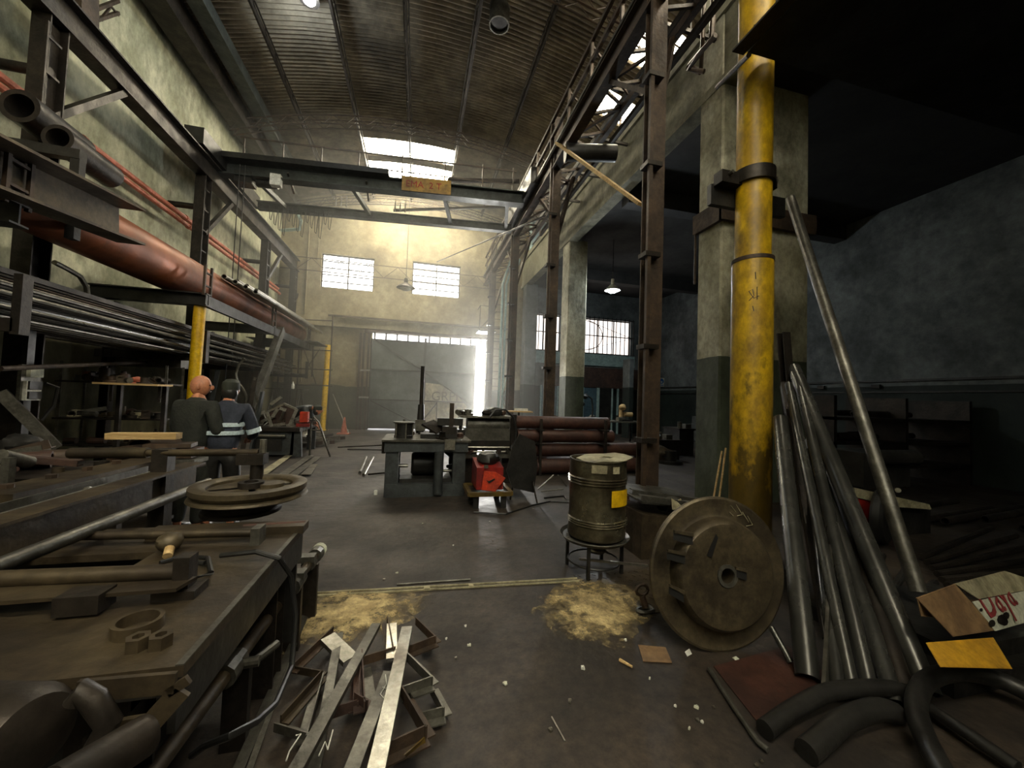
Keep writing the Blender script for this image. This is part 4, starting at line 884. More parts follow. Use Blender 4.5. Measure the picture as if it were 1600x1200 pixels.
solo('hoist_cable', MB().tube((-4.62, 10.9, 1.1), (-4.62, 10.95, 7.3), .012, 6).tube((-4.5, 10.9, 2.2), (-4.5, 10.95, 7.3), .012, 6).tube((-4.62, 10.9, 1.05), (-4.62, 10.9, 1.25), .05, 8), 'rubber', 'thin dark control cable hanging from the left end of the crane', 'cable')
# ================================================================== RIGHT RAIL, POSTS, CATWALK
T = Thing('crane_rail', 'brown steel crane runway lattice on posts along the open right side', 'crane rail')
T.part('beam', MB().ibeam((2.95, YB+.1, 7.35), (2.95, 18.2, 7.2), .2, .4, .025), 'rust')
T.part('rail_bar', MB().beam((2.85, YB+.1, 7.58), (2.85, 18.2, 7.43), .05, .05), 'steelgrey')
T.part('outer_chord', MB().beam((3.75, YB+.1, 7.55), (3.75, 18.2, 7.4), .1, .14), 'rust')
lt = MB(); y = YB+.2; k = 0
while y < 17.8:
    lt.beam((2.95, y, 7.2), (3.75, y+.7, 7.55), .05, .05) if k % 2 else lt.beam((3.75, y, 7.55), (2.95, y+.7, 7.2), .05, .05)
    lt.beam((2.95, y, 7.2), (3.75, y, 7.5), .05, .05); y += .7; k += 1
T.part('floor_lattice', lt, 'rust')
for i, y in enumerate((-3.3, .6, 4.55, 8.55, 12.4, 16.3)):
    ip = T.part('post', MB().ibeam((3.0, y, 0), (3.0, y, 8.35), .2, .22, .02, up=(0, 1, 0)), 'rust')
    T.part('base_plate', MB().bb((2.75, y-.22, 0), (3.25, y+.22, .03)), 'rust')
    l = MB().beam((2.82, y-.2, .5), (2.82, y-.2, 7.0), .05, .05)
    T.part('service_conduit', l, 'rust', ip)
    for z in (1.1, 2.3, 3.5, 4.7, 5.9): T.part('clip', MB().bb((2.76, y-.24, z), (2.98, y-.06, z+.06)), 'steel', ip)
    T.part('knee_brace', MB().beam((3.05, y+.1, 5.3), (3.7, y+.6, 7.4), .08, .08), 'rust')
    T.part('side_brace', MB().beam((3.05, y+.15, 6.0), (3.0, y+1.3, 7.1), .07, .07), 'rust')
T.done()
T = Thing('catwalk_railing', 'tall brown steel catwalk railing above the right crane runway', 'railing')
for z in (8.35, 7.95): T.part('rail', MB().beam((2.88, .6, z), (2.88, 17.8, z-.1), .06, .08), 'rust')
y = .9
while y < 17.6:
    T.part('stanchion', MB().beam((2.88, y, 7.5), (2.88, y, 8.34), .05, .05), 'rust'); T.part('back_stay', MB().beam((2.9, y, 8.2), (3.7, y+.1, 7.55), .035, .035), 'rust'); y += 1.1
T.done()
T = Thing('mezzanine_railing', 'brown railing along the top of the concrete mezzanine edge beam', 'railing')
for z in (8.85, 9.3): T.part('rail', MB().beam((4.95, 6.2, z), (4.95, 17.5, z), .05, .05), 'rust')
for i in range(9): T.part('stanchion', MB().beam((4.95, 6.3+i*1.38, 8.5), (4.95, 6.3+i*1.38, 9.3), .05, .05), 'rust')
T.done()
# bus bar trusses along the catwalk
T = Thing('bus_bar_frame', 'dark frame of parallel bars running above the right catwalk', 'frame')
for dx, z in ((3.9, 7.9), (4.2, 8.15), (4.2, 7.75)): T.part('bar', MB().beam((dx, 2, z), (dx, 13.5, z), .09, .12), 'steel')
for i in range(8): T.part('cross_bar', MB().beam((3.6, 2.6+i*1.45, 8.0), (4.8, 2.6+i*1.45, 8.0), .06, .06), 'steel')
T.done()
# rolled black sheet and pale plank
a = PX(885, 232, 3.1); 
ra = PY(886, 238, 7.5); rb = PY(962, 240, 7.3)
solo('black_roll', MB().tube(ra, rb, .17, 20).tube(ra-(rb-ra).normalized()*.04, ra, .2, 20), 'black', 'black cylindrical roll resting high across the right catwalk', 'roll')
solo('pale_board', MB().beam(PY(872, 225, 7.6), PY(1002, 320, 5.4), .16, .05), 'wood', 'long pale board sloping from the black roll to the near post', 'board')
# tie rod across
solo('tie_rod', MB().tube(PY(683, 409, 17.9), PY(862, 333, 8.6), .022, 6), 'steel', 'thin dark rod rising from the right window to the second post', 'rod')
# bent handrail pipes near pillar top
solo('bent_railing', MB().path([PX(1115, 0, 4.5), PX(1112, 60, 4.5), PX(1080, 100, 4.5), PX(1075, 105, 4.5), PX(1095, 112, 4.6)], .05, 8), 'rust', 'bent brown pipe railing beside the top of the near pillar', 'railing')
solo('bent_railing', MB().path([PX(1118, 55, 4.3), PX(1092, 85, 4.3), PX(1076, 108, 4.35), PX(1100, 112, 4.5)], .04, 8).path([PX(1100, 0, 4.4), PX(1098, 60, 4.4), PX(1095, 110, 4.6)], .035, 8), 'rust', 'second brown pipe loop just beside the bent pipe railing', 'railing')
# upper mezzanine: teal door, boxes
dr = bpy.data.objects.new('door_2', None); COL.objects.link(dr); dr.location = (5.6, 17.2, 8.5); dr['kind'] = 'structure'
d0 = PY(832, 346, 17.0); d1 = PY(872, 408, 17.0)
child(dr, 'door_leaf', MB().bb((d0.x, 17.0, 8.45), (d1.x+.2, 17.06, d0.z)), 'teal'); child(dr, 'door_frame', MB().bb((d0.x-.1, 16.98, 8.45), (d0.x, 17.1, d0.z+.08)).bb((d0.x-.1, 16.98, d0.z), (d1.x+.3, 17.1, d0.z+.08)), 'lintel')
child(dr, 'door_handle', MB().tube((d1.x, 16.95, 9.3), (d1.x, 16.95, 9.5), .02, 6), 'galv')
struct('wall_mezzanine_room', MB().bb((d1.x+.3, 17.0, 8.45), (8.6, 17.1, 9.2)), 'yellowwall')
# access ladders at far end (750-800, 400-640)
T = Thing('wall_ladder', 'caged brown access ladder beside the gate under the right crane rail', 'ladder')
for x in (3.3, 3.75): T.part('stile', MB().beam((x, 17.6, 0), (x, 17.6, 7.4), .05, .05), 'rust')
for i in range(20): T.part('rung', MB().beam((3.3, 17.6, .4+i*.35), (3.75, 17.6, .4+i*.35), .03, .03), 'rust')
a = PY(745, 521, 17.3); T.part('landing', MB().bb((a.x, 16.8, 4.55), (3.3, 17.6, 4.62)), 'steelgrey')
T.part('guard', MB().path([(a.x+.05, 16.85, 4.6), (a.x+.05, 16.85, 5.7), (3.3, 16.85, 5.7)], .025, 6).path([(a.x+.05, 16.85, 5.7), (a.x+.05, 17.6, 5.7)], .025, 6).beam((a.x+.1, 16.85, 4.7), (3.3, 16.85, 5.5), .06, .06), 'rust')
T.done()
for i, x in enumerate((3.15, 3.3, 3.5)): solo('riser_pipe', MB().path([(x+.25, 14.7, 7.2), (x+.1, 14.9, 6.6), (x, 15, 6.2), (x, 15, .1)], .045, 8), 'lintel', ['left', 'middle', 'right'][i]+' one of three pale vertical riser pipes beside the gate', 'pipe', 'pale riser pipes beside the gate')
m_ = MB()
for i in range(3): m_.path([(3.3+.12*i, 14.2, 2.6), (3.1+.1*i, 14.15, 1.7), (3.3+.1*i, 14.2, 1.2), (3.55, 14.2, 1.7), (3.45, 14.2, 2.5)], .02, 6)
solo('hanging_hoses', m_, 'lintel', 'pale looped hoses hanging on the far right post beside the bright gate gap', 'hoses')
# ================================================================== HANGING LAMPS, VENT
def pendant(p, r, label, power, bulb=True, mt='steel', hang=1.2):
    T = Thing('pendant_lamp', label, 'lamp')
    T.part('shade', MB().lathe(p, [(r, 0), (r*.95, .04), (r*.5, .16), (r*.22, .22), (r*.2, .4)], 24), mt)
    T.part('bulb', MB().blob(p+V((0, 0, .0)), r*.62, (1, 1, .55), 14, 0), 'lampwhite' if bulb else 'white')
    T.part('stem', MB().tube(p+V((0, 0, .38)), p+V((0, 0, hang)), .012, 6), 'black')
    e = T.done()
    if power:
        l = bpy.data.lights.new('lamp', 'POINT'); l.energy = power; l.color = (.85, .95, 1); l.shadow_soft_size = .12; o = bpy.data.objects.new('lamp_light', l); COL.objects.link(o); o.location = p-V((0, 0, .25))
    return e
pl = PY(957, 454, 12.0); pendant(pl, .26, 'round white lamp glowing under the dark mezzanine ceiling', 130, hang=1.78, mt='white')
pl = PY(483, 0, 9.2); pendant(pl, .22, 'small lit lamp hanging high at the top edge of the hall roof', 60, hang=.5)
pl = PY(634, 450, 16.5); pendant(pl, .38, 'unlit bell lamp hanging between the two bright far windows', 0, False, hang=4.65)
a = PZ(780, 40, 10.4)
T = Thing('roof_vent', 'round dark roof ventilator ring in the corrugated ceiling', 'vent')
T.part('ring', MB().tube(a, a+V((0, 0, .5)), .24, 28, ri=.21), 'steelgrey'); T.part('throat', MB().tube(a+V((0, 0, .06)), a+V((0, 0, .5)), .21, 28), 'black'); T.done()
# purple lattice bracket top left
T = Thing('lattice_bracket', 'dark riveted lattice bracket at the top left above the crane rail', 'bracket')
a = PX(118, 0, -5.2); b = PX(118, 40, -5.2)
T.part('box_end', MB().beam(PY(118, -20, 7.6), PY(118, 38, 7.6), .4, .35), 'rust')
for y0, y1 in ((22, 5), (38, 24)): T.part('chord', MB().beam(PY(130, y0, 7.6), PY(185, y1-4, 8.6), .05, .05), 'rust')
for i in range(4): T.part('lacing', MB().beam(PY(133+i*13, 20-i*4 if i % 2 else 36-i*4, 7.6+.25*i), PY(146+i*13, 36-i*4 if i % 2 else 20-i*4, 7.85+.25*i), .03, .03), 'rust')
T.done()
# ================================================================== CENTRE MACHINES
MX0, MX1, MY0, MY1 = -.42, .8, 6.3, 7.2
T = Thing('hydraulic_power_unit', 'dark blue-grey frame table with a motor inside, near the hall centre', 'machine')
zt = PY(660, 690, 6.3).z; zt_m = zt
T.part('table_top', MB().bb((MX0-.04, MY0-.04, zt-.16), (MX1+.04, MY1, zt)), 'bluegrey')
T.part('top_plate', MB().bb((MX0-.08, MY0-.08, zt), (MX1+.08, MY1, zt+.03)), 'steelgrey')
for x in (MX0+.08, MX1-.09):
    for y in (MY0+.08, MY1-.1): T.part('leg', MB().bb((x-.1, y-.08, 0), (x+.1, y+.08, zt-.16)), 'bluegrey')
T.part('base_rail', MB().bb((MX0, MY0-.02, 0), (MX1, MY0+.14, .2)), 'bluegrey'); T.part('base_rail', MB().bb((MX0, MY1-.14, 0), (MX1, MY1, .2)), 'bluegrey')
T.part('motor', MB().lathe((-.05, 6.75, .45), [(.0, 0), (.16, 0), (.2, .04), (.2, .4), (.16, .46), (.06, .5)], 24, (1, 0, .0)), 'black')
T.part('front_cylinder', MB().tube((.38, 6.26, .05), (.38, 6.26, zt-.15), .075, 16), 'bluegrey')
T.part('gauge_box', MB().bb((.46, 6.2, zt-.12), (.62, 6.28, zt+.04)), 'galv')
T.part('drive_shaft', MB().tube((-.35, 6.7, .42), (-.1, 6.7, .42), .03, 10).tube((.42, 6.7, .33), (.7, 6.7, .33), .025, 10), 'galv')
T.part('oil_tray', MB().bb((MX0+.2, 6.4, .2), (MX1-.2, 7.1, .26)), 'black')
T.part('hose', MB().path([(.45, 6.6, zt-.16), (.6, 6.5, .6), (.68, 6.6, .45), (.55, 6.7, .4)], .03, 8), 'rubber')
T.part('left_handle', MB().tube((MX0-.04, 6.5, zt-.08), (MX0-.75, 6.5, zt-.12), .012, 6).tube((MX0-.06, 6.4, zt-.2), (MX0-.06, 6.4, zt+.02), .03, 8), 'steel')
T.done()
c = PY(630, 690, 6.6)
T = Thing('cylinder_block', 'dark ribbed cylinder block with flat cap on the frame table', 'machine part')
T.part('body', MB().lathe((c.x, 6.6, zt+.03), [(.15, 0), (.15, .04), (.14, .05), (.14, .24), (.1, .25)], 20), 'black'); T.part('cap', MB().lathe((c.x, 6.6, zt+.27), [(.17, 0), (.17, .02), (.02, .03), (.02, .06)], 20), 'steelgrey')
for i in range(5): T.part('stud', MB().tube((c.x+.145*math.cos(i*1.2-2.5), 6.6+.145*math.sin(i*1.2-2.5), zt+.03), (c.x+.145*math.cos(i*1.2-2.5), 6.6+.145*math.sin(i*1.2-2.5), zt+.28), .012, 6), 'galv')
T.done()
# drill column standing behind (655,540-680)
c = PY(656, 680, 7.4)
T = Thing('column_drill', 'tall thin dark column of a drill standing behind the frame table', 'machine')
T.part('column', MB().tube((c.x, 7.4, 0), (c.x, 7.4, PY(656, 572, 7.4).z), .035, 12), 'steel')
T.part('sleeve', MB().tube((c.x, 7.4, .9), (c.x, 7.4, PY(656, 632, 7.4).z), .075, 14, r2=.055), 'black'); T.part('base', MB().bb((c.x-.2, 7.2, 0), (c.x+.2, 7.6, .08)), 'steel'); T.part('head', MB().bb((c.x-.09, 7.3, .95), (c.x+.09, 7.5, 1.15)), 'steelgrey'); T.done()
T = Thing('machine_vice', 'dark sloped vice and slide on top of the frame table', 'vice')
c = PY(680, 688, 6.7)
T.part('base', MB().bb((c.x-.25, 6.5, zt+.03), (c.x+.35, 6.85, zt+.1)), 'black')
T.part('sloped_plate', MB().plate([(c.x-.25, 6.45, zt+.25), (c.x+.0, 6.45, zt+.1), (c.x+.2, 6.8, zt+.18), (c.x-.05, 6.8, zt+.3)], .03), 'steel')
T.part('jaw', MB().bb((c.x+.1, 6.5, zt+.1), (c.x+.34, 6.8, zt+.22)), 'steel'); T.part('upright_bar', MB().bb((c.x+.22, 6.6, zt+.22), (c.x+.29, 6.68, zt+.62)), 'rust'); T.part('cross_block', MB().bb((c.x+.02, 6.6, zt+.24), (c.x+.45, 6.75, zt+.36)), 'black'); T.done()
# lathe behind
a = PY(722, 690, 7.4); 
T = Thing('lathe', 'old grey lathe with long horizontal headstock right of the frame table', 'lathe')
LX0, LX1 = PY(722, 690, 7.2).x, PY(800, 690, 7.2).x
T.part('bed', MB().bb((LX0-.15, 7.1, .62), (LX1+.1, 7.7, .8)), 'steel')
for x in (LX0, LX1-.2): T.part('pedestal', MB().bb((x, 7.15, 0), (x+.28, 7.65, .62)), 'steel')
T.part('headstock', MB().bb((LX0+.05, 7.15, .8), (LX1-.02, 7.6, 1.02)).tube((LX0+.1, 7.38, 1.08), (LX1-.05, 7.38, 1.08), .17, 20), 'steelgrey')
T.part('top_cover', MB().bb((LX0-.05, 7.1, 1.22), (LX1, 7.7, 1.26)), 'galv')
T.part('side_upright', MB().bb((LX1-.06, 7.05, .3), (LX1+.04, 7.15, 1.3)), 'steel')
T.part('tool_post', MB().bb((LX0-.1, 7.1, .8), (LX0+.03, 7.3, 1.0)).tube((LX0-.04, 7.2, 1.0), (LX0-.04, 7.2, 1.2), .03, 8), 'black')
T.part('handwheel', MB().tube((LX0-.18, 7.05, .88), (LX0-.18, 7.09, .88), .09, 18, ri=.07).beam((LX0-.26, 7.07, .88), (LX0-.1, 7.07, .88), .02, .02), 'galv')
T.part('chip_tray', MB().bb((LX0-.1, 6.95, .5), (LX1, 7.15, .56)), 'steelgrey')
T.part('shafts', MB().tube((LX0-.2, 7.08, .68), (LX1, 7.08, .68), .02, 8).tube((LX0-.2, 7.08, .6), (LX1, 7.08, .6), .016, 8), 'galv')
T.part('motor_hump', MB().blob((LX1-.35, 7.3, 1.33), .14, (1.2, 1, .7), 14, .1), 'black')
T.done()
hp = [PY(x, y, 6.9) for x, y in ((765, 652), (775, 640), (790, 640), (802, 652), (807, 672), (805, 690), (798, 700))]+[V((LX1, 7.08, .7))]
solo('arched_hose', MB().path(hp, .02, 8), 'rubber', 'black hose arching over the right end of the old lathe', 'hose')
# orange-red box machine on yellow trolley
TX = PZ(765, 795)
yb = TX.y
ta = PZ(733, 796); tb = PZ(797, 793)
T = Thing('yellow_trolley', 'low yellow-edged steel trolley stand carrying the red box', 'trolley')
z0 = PY(765, 772, yb).z
for a, b in (((ta.x, yb), (tb.x, yb)), ((ta.x, yb+.6), (tb.x, yb+.6)), ((ta.x, yb), (ta.x, yb+.6)), ((tb.x, yb), (tb.x, yb+.6))): T.part('rail', MB().beam((a[0], a[1], z0), (b[0], b[1], z0), .06, .06), 'yellow')
T.part('shelf_plate', MB().bb((ta.x, yb, z0-.03), (tb.x, yb+.6, z0)), 'steel')
for x in (ta.x+.1, tb.x-.1):
    for y in (yb+.05, yb+.55): T.part('leg', MB().bb((x-.04, y-.03, 0), (x+.04, y+.03, z0-.03)), 'black')
T.done()
T = Thing('red_welder', 'red sloped metal box with an orange-red front panel on the trolley', 'box')
c = PY(765, 768, yb+.15); k0 = PY(744, 722, yb+.2); k1 = PY(783, 770, yb+.2)
T.part('body', MB().plate([(k0.x, yb+.1, z0+.04), (k0.x, yb+.6, z0+.04), (k0.x, yb+.6, z0+.44), (k0.x, yb+.1, z0+.36)], k1.x-k0.x, (1, 0, 0)), 'redpaint')
T.part('front_panel', MB().plate([(k0.x+.07, yb+.07, z0+.05), (k0.x+.27, yb+.04, z0+.03), (k1.x+.02, yb+.05, z0+.22), (k1.x-.12, yb+.07, z0+.3), (k0.x+.1, yb+.08, z0+.32)], .02, (0, -1, 0)), 'orangered')
T.part('dark_mark', MB().plate([(k0.x+.13, yb+.03, z0+.2), (k0.x+.17, yb+.03, z0+.15), (k0.x+.26, yb+.03, z0+.2), (k0.x+.25, yb+.03, z0+.22), (k0.x+.17, yb+.03, z0+.18)], .008, (0, -1, 0)), 'black')
T.part('top_lump', MB().blob((k0.x+.2, yb+.35, z0+.46), .17, (1.1, 1, .6), 12, .4, 9), 'black')
T.part('latch', MB().bb((k0.x+.1, yb+.06, z0+.36), (k0.x+.16, yb+.1, z0+.4)), 'galv')
T.done()
# black guard sheet
T = Thing('guard_sheet', 'tall black bent guard sheet standing right of the red box', 'sheet')
g = [PY(x, y, 5.9) for x, y in ((800, 762), (834, 770), (840, 728), (836, 690), (812, 678), (800, 700), (792, 735))]
T.part('sheet', MB().plate(g, .03, (0, 1, 0)), 'black'); T.part('prop_leg', MB().tube(V((g[1].x-.03, 5.95, .35)), V((g[1].x, 5.7, 0)), .015, 6).tube(V((g[0].x+.05, 5.95, .35)), V((g[0].x, 5.98, 0)), .015, 6), 'steel'); T.done()
# brown pipe stack
k = 0
for (z, x0, x1, y, r) in ((.17, 2.25, 5.2, 7.9, .16), (.17, 2.2, 5.1, 8.24, .16), (.5, 2.3, 5.15, 8.1, .15), (.81, 2.1, 4.4, 8.0, .14), (1.1, 2.0, 4.3, 8.05, .14), (.17, 2.3, 5.2, 8.6, .16)):
    solo('brown_pipe', MB().tube((x0, y, z), (x1, y+.1, z), r, 24, ri=r*.85), 'brownpipe', ['large brown pipe at the front bottom of the stack between right posts', 'large brown pipe in the bottom row behind the front one', 'large brown pipe resting on the bottom row of the stack', 'large brown pipe second from the top of the stack', 'topmost large brown pipe of the stack between right posts', 'rearmost brown pipe on the floor of the stack'][k], 'pipe', 'stacked brown pipes'); k += 1
T = Thing('pipe_cradle', 'low steel cradle holding the stacked brown pipes', 'cradle')
for x in (2.55, 4.05):
    T.part('upright', MB().bb((x, 7.74, 0), (x+.05, 7.8, 1.2)).bb((x, 8.35+.42, 0), (x+.05, 8.83, 1.2)), 'steel'); T.part('cross_bar', MB().bb((x-.02, 7.7, .64), (x+.08, 8.85, .68)).bb((x-.02, 7.7, .94), (x+.08, 8.85, .98)), 'steel')
T.done()
# right-angle bright bar in front of stack
solo('thin_trestle', MB().tube(PY(840, 765, 6.2), PY(865, 742, 6.2), .012, 6).tube(PY(885, 760, 6.2), PY(872, 742, 6.2), .012, 6).tube(PY(845, 768, 6.2), PY(880, 764, 6.2), .012, 6), 'steelgrey', 'small thin wire trestle on the floor before the brown pipe stack', 'trestle')
solo('floor_cable', MB().path([PZ(x, y, .012) for x, y in ((740, 800), (790, 803), (830, 790), (860, 783), (890, 785), (880, 775), (850, 778))], .012, 6), 'rubber', 'black cable lying on the floor between trolley and drum', 'cable')
for i, (x0, y0, x1, y1) in enumerate(((543, 702, 605, 703), (575, 741, 608, 738))): solo('floor_bar', MB().tube(PZ(x0, y0, .03), PZ(x1, y1, .03), .02, 6), 'steel', ['upper thin dark bar on floor left of the frame table', 'lower thin dark bar on floor left of the frame table'][i], 'bar', 'bars on the floor by the frame table')
# ================================================================== LEFT MID BENCH
T = Thing('welding_bench', 'heavy dark steel bench with scrap on top at the left mid floor', 'bench')
b0 = PZ(385, 716); b1 = PZ(468, 714); bz = .72; by = b1.y
T.part('bench_top', MB().bb((b0.x-1.2, by-.1, bz-.1), (b1.x, by+1.6, bz)), 'steel')
T.part('front_box', MB().bb((b0.x, by, .05), (b1.x-.15, by+.5, bz-.1)), 'bluegrey')
for x in (b0.x-1.1, b1.x-.1): T.part('leg', MB().plate([(x-.12, by, 0), (x+.14, by, 0), (x+.1, by, bz-.1), (x-.1, by, bz-.1)], .1, (0, 1, 0)), 'bluegrey'); T.part('leg', MB().bb((x-.1, by+1.4, 0), (x+.1, by+1.5, bz-.1)), 'bluegrey')
T.part('tie_rod', MB().tube((b0.x, by-.12, .52), (b1.x-.3, by-.12, .52), .03, 8), 'galv'); T.part('drawer_front', MB().bb((b0.x+.1, by-.03, .15), (b1.x-.4, by, .42)), 'black')
T.done()
rnd = random.Random(8)
for i in range(14):
    x = rnd.uniform(b0.x-.9, b1.x-.2); y = rnd.uniform(by+.05, by+1.2); m_ = MB(); k = i % 3
    if k == 0: m_.angle((x, y, bz+.02), (x+rnd.uniform(.3, .6), y+.2, bz+rnd.uniform(.05, .35)), .09, .012)
    elif k == 1: m_.plate([(x, y, bz), (x+.4, y, bz+.02), (x+.35, y+.25, bz+.1), (x+.05, y+.2, bz+.06)], .012, (0, 0, 1))
    else: m_.chan((x, y, bz+.05), (x+.45, y+.1, bz+.09), .1, .08, .01)
    solo(('angle_scrap', 'plate_scrap', 'channel_scrap')[k], m_, ('galv', 'steelgrey', 'redclay', 'galv')[i % 4], ('bright angle scrap', 'crumpled plate scrap', 'channel scrap')[k]+' lying on the left welding bench', 'scrap', ('angle', 'plate', 'channel')[k]+' scrap on the welding bench')
for i_, (x0, y0, x1, y1) in enumerate(((396, 668, 405, 650), (404, 650, 415, 645), (415, 645, 422, 667), (428, 652, 436, 640), (436, 640, 446, 643), (446, 643, 441, 656), (424, 634, 441, 622), (385, 674, 430, 667), (400, 671, 446, 664), (420, 675, 468, 668), (409, 661, 430, 652), (455, 664, 466, 640))):
    solo('bright_angle', MB().angle(PY(x0, y0, by+.1+.02*i_), PY(x1, y1, by+.12+.02*i_), .07, .012), 'galv', 'short bright angle piece in the jumble on the left welding bench', 'scrap', 'bright angle pieces on the welding bench')
c = PY(400, 650, by+.6)
T = Thing('brown_hopper', 'tilted brown steel hopper plate standing on the left welding bench', 'hopper')
q = [PY(x, y, by+.4) for x, y in ((390, 672), (452, 670), (464, 640), (444, 631), (402, 652))]
T.part('side_plate', MB().plate(q, .03, (0, 1, 0)), 'redclay'); T.part('rim', MB().beam(q[3], q[4], .05, .05).beam(q[2], q[3], .05, .05), 'galv'); T.part('pocket', MB().path([PY(x, y, by+.36) for x, y in ((398, 652), (412, 646), (418, 660), (408, 668), (398, 652))], .02, 6), 'white'); T.part('lug', MB().bb(q[1]+V((-.25, -.1, .05)), q[1]+V((-.1, -.04, .25))), 'rust'); T.done()
T = Thing('red_vice', 'small bright red machine block on the right end of the welding bench', 'vice')
c = PY(475, 668, by+.3); T.part('body', MB().box((c.x-.0, c.y, bz+.24), (.18, .16, .26)), 'orangered'); T.part('foot', MB().box((c.x, c.y, bz+.04), (.3, .24, .08)), 'redpaint'); T.part('screw', MB().tube((c.x-.3, c.y, bz+.2), (c.x+.25, c.y, bz+.18), .015, 6), 'galv'); T.done()
T = Thing('tube_stand', 'thin bent grey tube A-frame stand right of the welding bench', 'stand')
q_ = [PY(x, y, by) for x, y in ((485, 692), (486, 662), (491, 652), (498, 660), (509, 693))]; T.part('bent_tube', MB().path([V((q_[0].x, by, 0))]+q_+[V((q_[4].x+.12, by, 0))], .025, 8), 'steelgrey'); T.part('cross_bar', MB().tube(PY(486, 672, by), PY(501, 672, by), .015, 6), 'steelgrey'); T.done()
for i in range(7):
    p0 = PZ(470+i*6, 700-i*2, .03); solo('floor_scrap', MB().angle(p0, p0+V((.5+.1*(i % 3), .5-.25*(i % 4), .05)), .1, .012).box(p0+V((.1, .1, .02)), (.2, .12, .03)), ('rust', 'galv', 'redclay')[i % 3], 'angle scrap lying on floor by the tube stand', 'scrap', 'floor scrap by the tube stand')
# traffic cone and rod
c = PZ(537, 678)
T = Thing('traffic_cone', 'small orange traffic cone near the far yellow post', 'cone'); T.part('base', MB().box((c.x, c.y, .02), (.45, .4, .04)), 'orange'); T.part('cone', MB().lathe((c.x, c.y, .04), [(.13, 0), (.06, .4), (.03, .6), (.0, .61)], 16), 'orange'); T.done()
solo('lean_rod', MB().tube(PZ(545, 678, .01), PY(520, 616, 17.8), .025, 6), 'steelgrey', 'thin rod leaning beside the orange cone and far yellow post', 'rod')
solo('curved_tubes', MB().path([PY(x, y, 10.5) for x, y in ((372, 600), (368, 585), (373, 570), (382, 560))], .03, 6).path([PY(x, y, 10.5) for x, y in ((384, 645), (386, 620), (380, 608), (372, 598))], .03, 6).path([PY(x, y, 10.6) for x, y in ((400, 650), (405, 630), (395, 605), (400, 590))], .05, 6), 'steelgrey', 'bent grey tubes standing beside the man in navy jacket', 'tubes')
# loop ring at the scaffold etc.
# ================================================================== DRUM ON STAND
lg = PZ(908, 913); lg2 = PZ(968, 897); dc = V((1.62, 3.42, 0))
a = PY(890, 800, 3.42); b = PY(973, 800, 3.42); dr_ = (b.x-a.x)/2*.97; dcx = (a.x+b.x)/2
zb = PY(930, 846, 3.42-dr_*.7).z; zt_ = PY(930, 716, 3.42).z
T = Thing('fire_drum', 'battered steel drum with a yellow square label standing on a low round stand', 'drum')
H_ = zt_-zb; pr = [(dr_*.97, 0), (dr_, .01)]
for zc in (.18, .21, .24, .70, .735, .77):
    h = H_*zc; pr += [(dr_*.985, h-.011), (dr_*1.03, h), (dr_*.985, h+.011)]
pr += [(dr_*.99, H_-.02), (dr_*1.02, H_-.01), (dr_*1.02, H_), (dr_*.97, H_), (dr_*.97, H_*.5)]
dm = MB().lathe((dcx, 3.42, zb), pr, 48)
dm.v = [v+V((noise.noise(v*7)*.012, noise.noise(v*7+V((5, 5, 5)))*.012, 0)) for v in dm.v]
T.part('drum_body', dm, 'drum')
def dlabel(x0, y0, x1, y1, m_, nm, off=.012):
    aa = [math.atan2(-math.sqrt(max(0, 1-min(1, abs((PY(x, 780, 3.42).x-dcx)/dr_))**2)), (PY(x, 780, 3.42).x-dcx)/dr_) for x in (x0, x1)]
    z0 = PY(930, y1, 3.42-dr_).z; z1 = PY(930, y0, 3.42-dr_).z; R = dr_+off
    T.part(nm, MB().grid(lambda u, v: V((dcx+R*math.cos(aa[0]+(aa[1]-aa[0])*u), 3.42+R*math.sin(aa[0]+(aa[1]-aa[0])*u), z0+(z1-z0)*v)), 12, 1), m_)
dlabel(933, 768, 962, 794, 'yellowclean', 'yellow_label'); dlabel(908, 728, 926, 741, 'dustcard', 'paper_remnant'); dlabel(934, 730, 944, 741, 'dustcard', 'paper_remnant')
T.done()
T = Thing('drum_stand', 'low round iron stand on legs carrying the battered drum', 'stand')
T.part('dish', MB().lathe((dcx-.02, 3.42, zb-.03), [(.02, 0), (dr_*1.12, 0), (dr_*1.22, .03), (dr_*1.2, .035), (dr_*1.1, .012), (.02, .012)], 40), 'steelgrey')
for ang in (-2.2, -.55, .8, 2.5):
    x = dcx-.02+dr_*math.cos(ang)*.95; y = 3.42+dr_*math.sin(ang)*.95; T.part('leg', MB().bb((x-.013, y-.013, 0), (x+.013, y+.013, zb-.03)), 'black')
T.part('lower_ring', MB().path([(dcx-.02+dr_*.9*math.cos(t*PI/10), 3.42+dr_*.9*math.sin(t*PI/10), .1) for t in range(20)], .01, 6, closed=True), 'black'); T.done()
T = Thing('ragged_sheet', 'rusty ragged sheet lid with a square hole on top of the drum', 'lid')
lx = PY(942, 717, 3.42).x; zl = zt_+.004; lm = MB(); outer = []; inner = []
for i in range(16):
    a = 2*PI*i/16; R = .235*(1+.1*noise.noise(V((math.cos(a)*2, math.sin(a)*2, 1)))+.03*(i % 2)); outer.append(V((lx+R*1.12*math.cos(a), 3.38+R*math.sin(a), zl+.006*(i % 3)+.02*math.cos(a))))
    q = max(abs(math.cos(a+PI/4)), abs(math.sin(a+PI/4))); inner.append(V((lx+.02+.07*math.cos(a)/q*.75, 3.38+.06*math.sin(a)/q*.75, zl+.008)))
n = 16; up_ = V((0, 0, .006)); vs_ = outer+inner+[v+up_ for v in outer]+[v+up_ for v in inner]; fs = []
